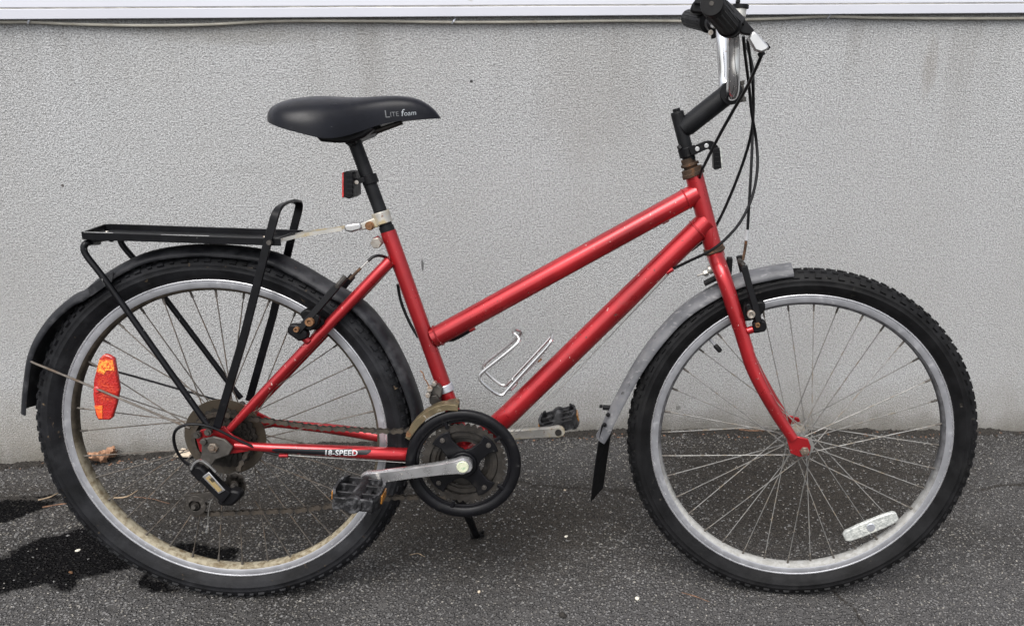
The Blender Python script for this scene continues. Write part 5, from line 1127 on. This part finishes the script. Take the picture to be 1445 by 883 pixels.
def pedal(ctr, s, tilt, label):
    """platform pedal: s = -1 near side, 1 far side; ctr on the axle at the crank face"""
    rot = Matrix.Rotation(-tilt, 3, 'Y'); ctr = V(ctr)
    def W_(u, l, w): return ctr + rot @ V(u, s * l, w)
    def bx(q, c, size, m=0):
        vs = []
        for x in (-.5, .5):
            for y in (-.5, .5):
                for z in (-.5, .5): vs.append(W_(c[0] + x * size[0], c[1] + y * size[1], c[2] + z * size[2]))
        q.add(vs, [(0, 1, 3, 2), (4, 6, 7, 5), (0, 4, 5, 1), (2, 3, 7, 6), (0, 2, 6, 4), (1, 5, 7, 3)], m)
    body = MB(); body.cyl(W_(0, 0.004, 0), W_(0, 0.100, 0), 0.0115, 16); body.cyl(W_(0, 0.0, 0), W_(0, 0.010, 0), 0.0085, 12)
    body.cyl(W_(0, 0.094, 0), W_(0, 0.104, 0), 0.0150, 18); body.cyl(W_(0, 0.1, 0), W_(0, 0.1055, 0), 0.0085, 14)
    pd = part('pedal', body, MAT['pedal'], bike, bevel=0.001, label=label)
    for sg in (-1, 1):
        q = MB(); l0, l1 = 0.014, 0.099
        # curved rail with a toothed top and bottom edge
        n = 17; up = []; lo = []
        for i in range(n + 1):
            t = i / n; l = l0 + (l1 - l0) * t; u = sg * (0.0400 - 0.010 * abs(2 * t - 1) ** 3)
            z = 0.0125 + (0.0028 if i % 2 else 0.0)
            up.append((u, l, z)); lo.append((u, l, -z))
        for a, c in ((up, lo),):
            rings = [[W_(up[i][0], up[i][1], up[i][2]), W_(up[i][0] - sg * 0.0045, up[i][1], up[i][2]), W_(lo[i][0] - sg * 0.0045, lo[i][1], lo[i][2]), W_(lo[i][0], lo[i][1], lo[i][2])] for i in range(n + 1)]
            q.loft(rings)
        part('rail', q, MAT['pedal'], pd, smooth=0)
        q = MB(); bx(q, (sg * 0.0398, 0.056, 0), (0.0040, 0.034, 0.0150)); part('pedal_reflector', q, MAT['orange'], pd, bevel=0.0008)
    for l in (0.014, 0.099):
        q = MB(); bx(q, (0, l, 0), (0.064, 0.0045, 0.0215)); part('end_plate', q, MAT['pedal'], pd, bevel=0.0015)
    for l in (0.040, 0.072):
        q = MB(); bx(q, (0, l, 0), (0.074, 0.0042, 0.0175)); part('rib', q, MAT['pedal'], pd, bevel=0.001)
    q = MB(); bx(q, (0, 0.056, 0), (0.040, 0.060, 0.006)); part('web', q, MAT['pedal'], pd, bevel=0.001)
pedal(V(NE.x, -0.103, NE.z), -1, radians(-6), 'near pedal with scuffed black cage')
pedal(V(FE.x, 0.096, FE.z), 1, radians(17), 'far pedal with black cage')

# --- chain
lo_m = {}
def chain_link(outer):
    q = MB(); P = 0.0127; hy = 0.0036 if outer else 0.0024; kk = 1.0 if outer else 0.82
    for s in (-1, 1):
        o = []
        for cx, a0 in ((P / 2, -pi / 2), (-P / 2, pi / 2)):
            for k in range(6): a = a0 + pi * k / 5; o.append(V(cx + 0.0046 * kk * cos(a), s * hy, 0.0046 * kk * sin(a)))
            o.append(V(0, s * hy, 0.0026 * kk if cx > 0 else -0.0026 * kk))
        o2 = []
        for p in o: o2.append(p)
        q.prism([p + V(0, -0.0006, 0) for p in o2], (0, 0.0012, 0))
    for cx in (P / 2, -P / 2): q.cyl((cx, -hy, 0), (cx, hy, 0), 0.0026, 8)
    return q.mesh('link', MAT['chain'], 30)
LK = (chain_link(True), chain_link(False)); LK[1].materials[0] = MAT['grime']
def chain_run(pts, parent):
    P = [V(p) for p in pts]; acc = 0.0; step = 0.0127; out = []
    seg = 0; pos = P[0].copy(); i = 0
    while seg < len(P) - 1:
        d = P[seg + 1] - pos
        if d.length < step: 
            seg += 1
            if seg >= len(P) - 1: break
            continue
        nx_ = pos + d.normalized() * step; mid = (pos + nx_) / 2; t = (nx_ - pos).normalized()
        o = link('link', LK[i % 2], parent); z = t.cross(V(0, 1, 0)); z.normalize(); y = z.cross(t)
        if z.z < 0: z = -z; y = -y
        o.matrix_local = Matrix(((t.x, y.x, z.x, mid.x), (t.y, y.y, z.y, mid.y), (t.z, y.z, z.z, mid.z), (0, 0, 0, 1)))
        pos = nx_; i += 1
q = MB()
arc = [RH + V(0.049 * cos(a), -0.038, 0.049 * sin(a)) for a in [radians(86 + 8 * i) for i in range(20)]]
q.bar(arc, 0.007, 0.007, (0, 1, 0)); ch = part('chain', q, MAT['chain'], bike)
chain_run([RH + V(0.004, -0.038, 0.0490), (0.1869, -0.0460, 0.3598), (0.3126, -0.0500, 0.3573), V(0.430, -0.051, 0.3690)], ch)
chain_run([(-0.0483, -0.0600, 0.1987), (0.0162, -0.0560, 0.1998), (0.1414, -0.0530, 0.2045), (0.3081, -0.0520, 0.2302), V(0.415, -0.050, 0.2310)], ch)
chain_run([(-0.0524, -0.0620, 0.2356), (-0.0176, -0.0560, 0.2387), (0.0193, -0.0500, 0.2611), RH + V(0.049, -0.042, -0.012)], ch)

# --- derailleurs
q = MB(); q.prism([p for p in ((-0.0185, -0.0700, 0.3484), (0.0013, -0.0700, 0.3539), (0.0201, -0.0700, 0.3488), (0.0333, -0.0700, 0.3344), (0.0246, -0.0700, 0.3183), (0.0020, -0.0700, 0.3101), (-0.0119, -0.0700, 0.2911), (-0.0295, -0.0700, 0.2977), (-0.0227, -0.0700, 0.3179))], (0, -0.005, 0))
rd = part('rear_derailleur', q, MAT['grime_light'], bike, bevel=0.002)
def dpart(name, poly, d, mat, bev=0.002, label=None):
    q = MB(); q.prism([V(p) for p in poly], (0, d, 0)); return part(name, q, MAT[mat], rd, bevel=bev)
dpart('knuckle', ((-0.0413, -0.0660, 0.2933), (-0.0329, -0.0660, 0.3041), (-0.0198, -0.0660, 0.3015), (-0.0067, -0.0660, 0.2855), (-0.0152, -0.0660, 0.2732), (-0.0274, -0.0660, 0.2731)), -0.022, 'plastic', 0.004)
q = MB(); q.bar(curve([(-0.0343, -0.0900, 0.2979), (-0.0261, -0.0920, 0.3120), (-0.0150, -0.0920, 0.3161), (-0.0027, -0.0920, 0.3069), (0.0061, -0.0900, 0.2942)], 3), 0.004, 0.003, (0, 0, 1)); part('trim_edge', q, MAT['silver'], rd)
dpart('parallelogram', ((-0.0238, -0.0740, 0.2765), (-0.0089, -0.0740, 0.2928), (0.0277, -0.0740, 0.2524), (0.0111, -0.0740, 0.2318)), -0.016, 'plastic', 0.002)
dpart('cover', ((-0.0170, -0.0900, 0.2847), (-0.0047, -0.0900, 0.2941), (0.0198, -0.0900, 0.2594), (0.0083, -0.0900, 0.2526)), -0.002, 'silver', 0.0008)
dpart('plate', ((-0.0108, -0.0925, 0.2831), (-0.0043, -0.0925, 0.2879), (0.0154, -0.0925, 0.2605), (0.0084, -0.0925, 0.2564)), -0.0012, 'gold', 0.0004)
tm = text_mesh('SIS', 0.0072, 0.2, 0.0003)
o0 = V((-0.0028, -0.0944, 0.2833)); u0 = (V((0.0162, -0.0944, 0.2614)) - V((-0.0035, -0.0944, 0.2887))); u0.y = 0; u0.normalize(); v0 = V(-u0.z, 0, u0.x)
q = MB(); q.add([o0 + u0 * v.co.x + v0 * (v.co.y - 0.0015) for v in tm.vertices], [tuple(p.vertices) for p in tm.polygons]); part('lettering', q, MAT['decal'], rd, smooth=0)
dpart('knuckle', ((0.0000, -0.0640, 0.2341), (0.0111, -0.0640, 0.2479), (0.0280, -0.0640, 0.2576), (0.0425, -0.0640, 0.2536), (0.0427, -0.0640, 0.2412), (0.0265, -0.0640, 0.2259), (0.0042, -0.0640, 0.2258)), -0.022, 'plastic', 0.005)
dpart('cage_plate', ((0.0104, -0.0560, 0.2746), (0.0257, -0.0560, 0.2802), (0.0388, -0.0560, 0.2734), (0.0420, -0.0560, 0.2528), (0.0366, -0.0560, 0.2334), (0.0095, -0.0560, 0.2360)), -0.002, 'grime', 0.002)
dpart('cage_arm', ((-0.0696, -0.0680, 0.2465), (-0.0642, -0.0680, 0.2396), (-0.0369, -0.0680, 0.2425), (0.0031, -0.0680, 0.2510), (0.0117, -0.0680, 0.2373), (-0.0207, -0.0680, 0.2330), (-0.0287, -0.0680, 0.2261), (-0.0578, -0.0680, 0.2301)), -0.002, 'cage', 0.0006)
p = V((-0.0447, -0.0680, 0.2198)); q = MB(); q.lathe([(-0.0024, 0.0105), (-0.0024, 0.0190), (0.0, 0.0190), (0.0, 0.0105)], p, 28); part('cage_ring', q, MAT['cage'], rd, bevel=0.0004)
q = MB(); q.prism([p + V(-0.012, -0.001, -0.012), p + V(-0.009, -0.001, -0.014), p + V(0.003, -0.001, 0.0), p + V(-0.003, -0.001, 0.003)], (0, 0.0015, 0)); part('cage_spur', q, MAT['cage'], rd)
for p in ((-0.0463, -0.0630, 0.2182), (0.0232, -0.0580, 0.2563)):
    p = V(p); o = []; i_ = []
    for t in range(44):
        a = 2 * pi * t / 44; r = 0.0175 + (0.0018 if t % 4 in (0, 1) else -0.0012); o.append(p + V(r * cos(a), 0, r * sin(a))); i_.append(p + V(0.006 * cos(a), 0, 0.006 * sin(a)))
    q = MB(); q.annulus(o, i_, (0, 0.003, 0)); q.lathe([(-0.004, 0.002), (-0.004, 0.0075), (0.006, 0.0075), (0.006, 0.002)], p, 16); part('jockey_wheel', q, MAT['grime'], rd)
    q = MB(); q.cyl(p + V(0, -0.011, 0), p + V(0, -0.004, 0), 0.0042, 6); part('bolt', q, MAT['grime_light'], rd)
q = MB(); p = V((-0.0148, -0.0740, 0.3447)); q.cyl(p + V(0, -0.006, 0), p + V(0, 0.004, 0), 0.0056, 12); part('bolt', q, MAT['grime_light'], rd, bevel=0.0008)
# front derailleur
fd_arc = [(0.3299, -0.0500, 0.3513), (0.3395, -0.0500, 0.3717), (0.3512, -0.0500, 0.3867), (0.3667, -0.0500, 0.4002), (0.3857, -0.0500, 0.4112), (0.4046, -0.0500, 0.4154), (0.4246, -0.0500, 0.4130)]
fd_in = [(0.4244, -0.0500, 0.4023), (0.4044, -0.0500, 0.4034), (0.3866, -0.0500, 0.3978), (0.3688, -0.0500, 0.3869), (0.3558, -0.0500, 0.3733), (0.3453, -0.0500, 0.3596), (0.3373, -0.0500, 0.3460)]
q = MB(); q.prism([V(p[0], -0.064, p[2]) for p in fd_arc + fd_in], (0, -0.002, 0)); fd = part('front_derailleur', q, MAT['fd'], bike, bevel=0.0008)
q = MB(); q.prism([V(p[0], -0.046, p[2]) for p in fd_arc + fd_in], (0, 0.002, 0)); part('cage_plate', q, MAT['fd'], fd)
q = MB(); q.bar(curve([(p[0], -0.055, p[2]) for p in fd_arc[1:]], 3), 0.018, 0.0015, (0, 0, 1)); part('cage_bridge', q, MAT['fd'], fd)
q = MB(); p = V((0.3362, -0.0620, 0.3572)); q.cyl(p + V(0, -0.005, 0), p + V(0, 0.018, 0), 0.0048, 12); part('bolt', q, MAT['rust_bolt'], fd, bevel=0.0006)
hose_clamp((0.3925, 0.0000, 0.4251), V((0.4219, 0.0000, 0.3368)) - V((0.3481, 0.0000, 0.5654)), 0.0157, 0.0142, MAT['clip'], fd, 'clamp_band')
for poly, mat in ((((0.3666, -0.0300, 0.4246), (0.3745, -0.0300, 0.4381), (0.3846, -0.0300, 0.4395), (0.3920, -0.0300, 0.4303), (0.3891, -0.0300, 0.4155), (0.3712, -0.0300, 0.4112)), 'grime_light'), (((0.3687, -0.0360, 0.4198), (0.3826, -0.0360, 0.4227), (0.3898, -0.0360, 0.4093), (0.3769, -0.0360, 0.3984), (0.3696, -0.0360, 0.4064)), 'grime'), (((0.4013, -0.0450, 0.4124), (0.4203, -0.0450, 0.4153), (0.4239, -0.0450, 0.4074), (0.4061, -0.0450, 0.4018)), 'fd')):
    q = MB(); q.prism([V(p) for p in poly], (0, 0.018, 0)); part('link_arm', q, MAT[mat], fd, bevel=0.002)
for p, r in (((0.3710, -0.0360, 0.4345), 0.0055), ((0.3682, -0.0400, 0.4237), 0.0045), ((0.3784, -0.0300, 0.4421), 0.0040)):
    q = MB(); p = V(p); q.cyl(p + V(0, -0.004, 0), p + V(0, 0.008, 0), r, 10); part('bolt', q, MAT['bolt'], fd, bevel=0.0006)
q = MB(); q.tube(curve([(0.3701, -0.0340, 0.4365), (0.3654, -0.0340, 0.4471), (0.3614, -0.0320, 0.4518), (0.3588, -0.0300, 0.4604), (0.3536, -0.0280, 0.4657)], 4), 0.0011, 6); part('cable_tail', q, MAT['rust_bolt'], fd)

# --- kickstand
q = MB(); ks = [(0.3986, 0.0350, 0.2063), (0.4151, 0.0600, 0.1571), (0.4220, 0.1828, 0.0377), (0.4247, 0.1859, 0.0311)]
q.tube([V(p) for p in ks], [0.009, 0.0085, 0.0075, 0.0075], 12); k_o = part('kickstand', q, MAT['black'], bike)
q = MB(); q.bar([(0.4107, 0.1874, 0.0303), (0.4374, 0.1954, 0.0314)], 0.018, 0.007, (0, 0, 1)); q.tube([(0.4344, 0.1954, 0.0314), (0.4381, 0.1903, 0.0408)], 0.0035, 8); part('foot', q, MAT['flap'], k_o, bevel=0.001)

# ------------------------------------------------------------------ things lying on the ground
def gz(x, y): return surf_z(x, y)
def leaf(c, size, rz, mat, label, curl, seed):
    rnd = random.Random(seed); c = V(c); n = 9; mb = MB(); vs = []; fs_ = []
    for i in range(n + 1):
        t = i / n; w = size * 0.42 * sin(pi * min(1, t * 1.02)) ** 0.7 * (0.72 + 0.28 * (1 if i % 2 else -0.2)) if 0 < i < n else 0.001
        for j in range(-2, 3):
            x = (t - 0.5) * size; y = w * j / 2
            z = size * (0.10 + curl * (abs(j) / 2) ** 1.5 + 0.18 * sin(t * 5 + j) * 0.5) + rnd.uniform(0, size * 0.06)
            vs.append(Matrix.Rotation(rz, 3, 'Z') @ V(x, y, z) + c)
    for i in range(n):
        for j in range(4): a = i * 5 + j; fs_.append((a, a + 5, a + 6, a + 1))
    mb.add(vs, fs_)
    o = part('leaf', mb, mat, smooth=30)
    so = o.modifiers.new('thick', 'SOLIDIFY'); so.thickness = 0.0006
    q = MB(); a = c + Matrix.Rotation(rz, 3, 'Z') @ V(size * 0.4, 0, size * 0.15); q.tube([a, a + Matrix.Rotation(rz, 3, 'Z') @ V(size * 0.42, size * 0.1, size * 0.22)], 0.0012, 6); part('stalk', q, MAT['twig'], o)
    return tag(o, label, 'leaf', 'dry leaves at the wall foot')
def at_foot(p, d): x = p[0]; y = wall_y(x) - d; return V(x, y, gz(x, y) + 0.004)
leaf(at_foot((-0.5977, 0.6421, -0.0712), 0.045), 0.062, 0.3, MAT['leaf'], 'curled dry brown leaf at the wall foot seen through the rear wheel', 0.35, 4)
lf2 = leaf(at_foot((-0.5677, 0.6430, -0.0714), 0.030), 0.048, 1.2, MAT['leaf'], 'smaller crumpled brown leaf overlapping the curled one at the wall', 0.5, 8)
def twig(pts, r, mat, label, cat='twig'):
    q = MB(); P = [V(p) for p in curve(pts, 4)]
    P = [V(p.x, p.y, max(p.z, gz(p.x, p.y)) + r * 0.8) for p in P]
    q.tube(P, [r, r * 1.1, r * 0.5], 6); o = part('twig', q, mat); return tag(o, label, cat, 'twigs scattered on the asphalt')
twig([(-0.5637, 0.3268, -0.0189), (-0.5199, 0.3448, -0.0209), (-0.4723, 0.3581, -0.0215)], 0.0016, MAT['twig'], 'dark reddish twig lying in the wet patch left of the rear wheel')
twig([(-0.5544, 0.3959, -0.0326), (-0.4995, 0.3559, -0.0222), (-0.4644, 0.3494, -0.0197)], 0.0013, MAT['twig'], 'short brown twig crossing the dark one beside the rear tyre')
twig([(-0.6013, 0.3732, -0.0300), (-0.5862, 0.3902, -0.0330), (-0.5837, 0.4182, -0.0390)], 0.0017, MAT['pale_twig'], 'pale bent twig at the left edge of the rear tyre')
twig([(-0.4402, 0.3721, -0.0227), (-0.4042, 0.3735, -0.0214), (-0.3951, 0.4102, -0.0270)], 0.0017, MAT['pale_twig'], 'pale curved twig on the asphalt inside the rear wheel')
twig([(-0.3846, 0.3726, -0.0207), (-0.3397, 0.3589, -0.0175), (-0.2857, 0.3308, -0.0126)], 0.0011, MAT['twig'], 'thin brown twig pointing at the derailleur inside the rear wheel')
twig([at_foot((1.0913, 0.6927, 0.0078), 0.008), at_foot((1.1237, 0.6937, 0.0055), 0.014), at_foot((1.1762, 0.6953, 0.0053), 0.010)], 0.0026, MAT['twig'], 'brown stick lying along the wall foot behind the front wheel')
twig([(0.8529, -0.0012, 0.0000), (0.8773, -0.0122, 0.0000), (0.9049, -0.0297, 0.0000)], 0.0009, MAT['twig'], 'thin reddish stem on the grey asphalt below the front wheel')
twig([(0.2914, 0.1237, 0.0000), (0.3081, 0.1286, 0.0000), (0.3249, 0.1163, 0.0000)], 0.0007, MAT['pale_twig'], 'thread-thin pale straw on the asphalt under the chain guard')
q = MB(); c = at_foot((-0.3746, 0.6488, -0.0558), 0.035); q.prism([c + V(-0.024, -0.012, 0.004), c + V(0.018, -0.016, 0.006), c + V(0.026, 0.006, 0.010), c + V(-0.012, 0.016, 0.010)], (0, 0, 0.006)); tag(part('wood_chip', q, MAT['chip'], bevel=0.001), 'pale flat wood chip at the wall foot behind the derailleur', 'wood chip')
def stone(c, r, mat, label, seed, cat='pebble'):
    rnd = random.Random(seed); q = MB(); q.ball((0, 0, 0), 1, 8)
    M3 = Matrix.Rotation(rnd.uniform(0, 6), 3, 'Z'); sc = (rnd.uniform(.9, 1.4), rnd.uniform(.7, 1), rnd.uniform(.45, .7))
    q.v = [tuple(M3 @ V(x * sc[0], y * sc[1], z * sc[2]) * r * (1 + 0.18 * noise.noise(V(x * 2 + seed, y * 2, z * 2))) + V(c) + V(0, 0, r * 0.4)) for x, y, z in q.v]
    nm = 'pebble' if cat == 'pebble' else 'tar_crumb'
    return tag(part(nm, q, mat, smooth=50), label, cat, 'pebbles on the asphalt' if cat == 'pebble' else 'black tar crumbs on the asphalt')
stone((-0.3846, 0.1382, 0.0000), 0.0042, MAT['pebble'], 'cream pebble in the middle of the wet patch', 1)
stone((-0.3603, 0.0656, 0.0000), 0.0042, MAT['rust_bolt'], 'orange-brown pebble at the front edge of the wet patch', 2)
stone((-0.3428, 0.1731, -0.0001), 0.0050, MAT['pebble'], 'pale stone touching the rear tyre tread above the wet patch', 3)
stone((0.7615, -0.0203, 0.0000), 0.0058, MAT['pebble'], 'large off-white stone chip on bare asphalt left of the front tyre', 4)
stone((0.6189, 0.1906, 0.0000), 0.0036, MAT['pebble'], 'cream pebble between the chain guard and the front wheel', 5)
stone((0.4486, 0.0030, 0.0000), 0.0036, MAT['chip'], 'yellowish pebble on the asphalt below the kickstand', 6)
stone((0.6134, 0.3801, -0.0000), 0.0036, MAT['chip'], 'small tan pebble left of the hanging mudguard flap', 7)
for i, (p, r, lab) in enumerate((((0.6151, -0.0694, 0.0000), 0.0075, 'black tar crumb at the bottom edge of the picture'), ((0.4697, 0.1113, 0.0000), 0.0048, 'black tar crumb right of the kickstand foot'), ((1.7454, 0.5736, 0.0004), 0.0032, 'black crumb right of the front tyre near the wall'))):
    stone(p, r, MAT['grit_c'], lab, 20 + i, 'tar crumb')

# loose grit on the asphalt and crumbs along the wall foot: uncountable
rnd = random.Random(11)
def grit(name, n, mat, pick, size, label):
    vs = []; fs_ = []
    for _ in range(n):
        x, y = pick()
        r = rnd.uniform(*size); z = gz(x, y); a = rnd.uniform(0, 6.28); o = len(vs)
        sx_, sy_, sz_ = r * rnd.uniform(.8, 1.4), r * rnd.uniform(.6, 1.0), r * rnd.uniform(.45, .8)
        c, s = cos(a), sin(a)
        for px, py, pz in ((1, .2, .1), (-.2, 1, -.1), (-1, -.1, .15), (.1, -1, 0), (.15, .1, 1)):
            X, Y = px * sx_, py * sy_
            vs.append((x + X * c - Y * s, y + X * s + Y * c, z + r * .1 + pz * sz_))
        fs_ += [(o, o + 1, o + 4), (o + 1, o + 2, o + 4), (o + 2, o + 3, o + 4), (o + 3, o, o + 4)]
    me = bpy.data.meshes.new(name); me.from_pydata(vs, [], fs_); me.materials.append(mat)
    return tag(link(name, me), label, kind='stuff')
def anywhere():
    while True:
        x, y = rnd.uniform(-0.95, 2.1), rnd.uniform(-0.24, 0.70)
        if y < wall_y(x) - 0.004 and (rnd.random() < 0.06 or max(poly_mask(p, x, y, 0.02) for p in WET) < 0.3): return x, y
def foot():
    x = rnd.uniform(-1.0, 2.1)
    while noise.noise(V(x * 5, 0, 2)) + 0.5 * noise.noise(V(x * 19, 0, 8)) < rnd.uniform(-0.5, 0.35): x = rnd.uniform(-1.0, 2.1)
    d = abs(rnd.gauss(0, 0.014))
    return x, wall_y(x) - 0.002 - d
def soilband():
    while True:
        x, y = anywhere()
        if max(poly_mask(p, x, y, 0.1) for p in DIRT) > rnd.uniform(0.2, 1): return x, y
grit('grit', 9000, MAT['grit_a'], anywhere, (0.0012, 0.0034), 'loose grey grit on the asphalt')
grit('grit', 3200, MAT['grit_b'], anywhere, (0.0009, 0.0026), 'scattered light stone chips on the asphalt')
grit('soil_crumbs', 4200, MAT['grit_c'], soilband, (0.0012, 0.0034), 'dark soil crumbs scattered under the bicycle')
grit('soil_crumbs', 5600, MAT['grit_c'], foot, (0.0015, 0.0085), 'dark soil crumbs gathered along the wall foot')
CRACKS = [[(0.0172, 0.3247, -0.0071), (0.1481, 0.3835, -0.0089), (0.2794, 0.3939, -0.0068), (0.3782, 0.4118, -0.0052), (0.4971, 0.4219, -0.0026), (0.6012, 0.3931, -0.0003), (0.7039, 0.3849, 0.0015), (0.7968, 0.3603, 0.0015)], [(0.8572, 0.5565, 0.0038), (0.9966, 0.4878, 0.0026), (1.1382, 0.4627, 0.0020), (1.2828, 0.5220, 0.0020), (1.4590, 0.4824, 0.0011), (1.5936, 0.4428, 0.0006)],
    [(1.1641, 0.0199, 0.0000), (1.1715, -0.0160, 0.0000), (1.1887, -0.0507, 0.0000), (1.1896, -0.0799, 0.0000), (1.1950, -0.1162, 0.0000)], [(-0.7449, 0.4130, -0.0445), (-0.5972, 0.3820, -0.0317), (-0.4609, 0.3372, -0.0175), (-0.3443, 0.3552, -0.0171), (-0.1902, 0.3284, -0.0106)], [(1.6567, 0.3964, 0.0003), (1.7502, 0.4178, 0.0002), (1.8749, 0.4060, -0.0001)]]
def crack():
    c = rnd.choices(CRACKS, (4, 4, 0.35, 3, 0.6))[0]; P = c
    L = [math.hypot(b2[0] - a[0], b2[1] - a[1]) for a, b2 in zip(P, P[1:])]
    t = rnd.uniform(0, sum(L))
    for (a, b2), l in zip(zip(P, P[1:]), L):
        if t <= l: break
        t -= l
    f = min(1, t / l); x = a[0] + (b2[0] - a[0]) * f; y = a[1] + (b2[1] - a[1]) * f
    w = 0.0022 + 0.012 * max(0, noise.noise(V(x * 11, y * 11, 3)))
    return x + 0.012 * noise.noise(V(x * 17, 0, 1)), y + 0.010 * noise.noise(V(x * 23, 0, 6)) + rnd.gauss(0, w)
grit('soil_crumbs', 4600, MAT['grit_c'], crack, (0.0010, 0.0036), 'dark soil packed into the cracks of the asphalt')
def litter():
    x, y = foot(); return x, y - abs(rnd.gauss(0, 0.012))
grit('dry_litter', 420, MAT['twig'], litter, (0.0015, 0.0048), 'brown leaf litter crumbs along the wall foot')
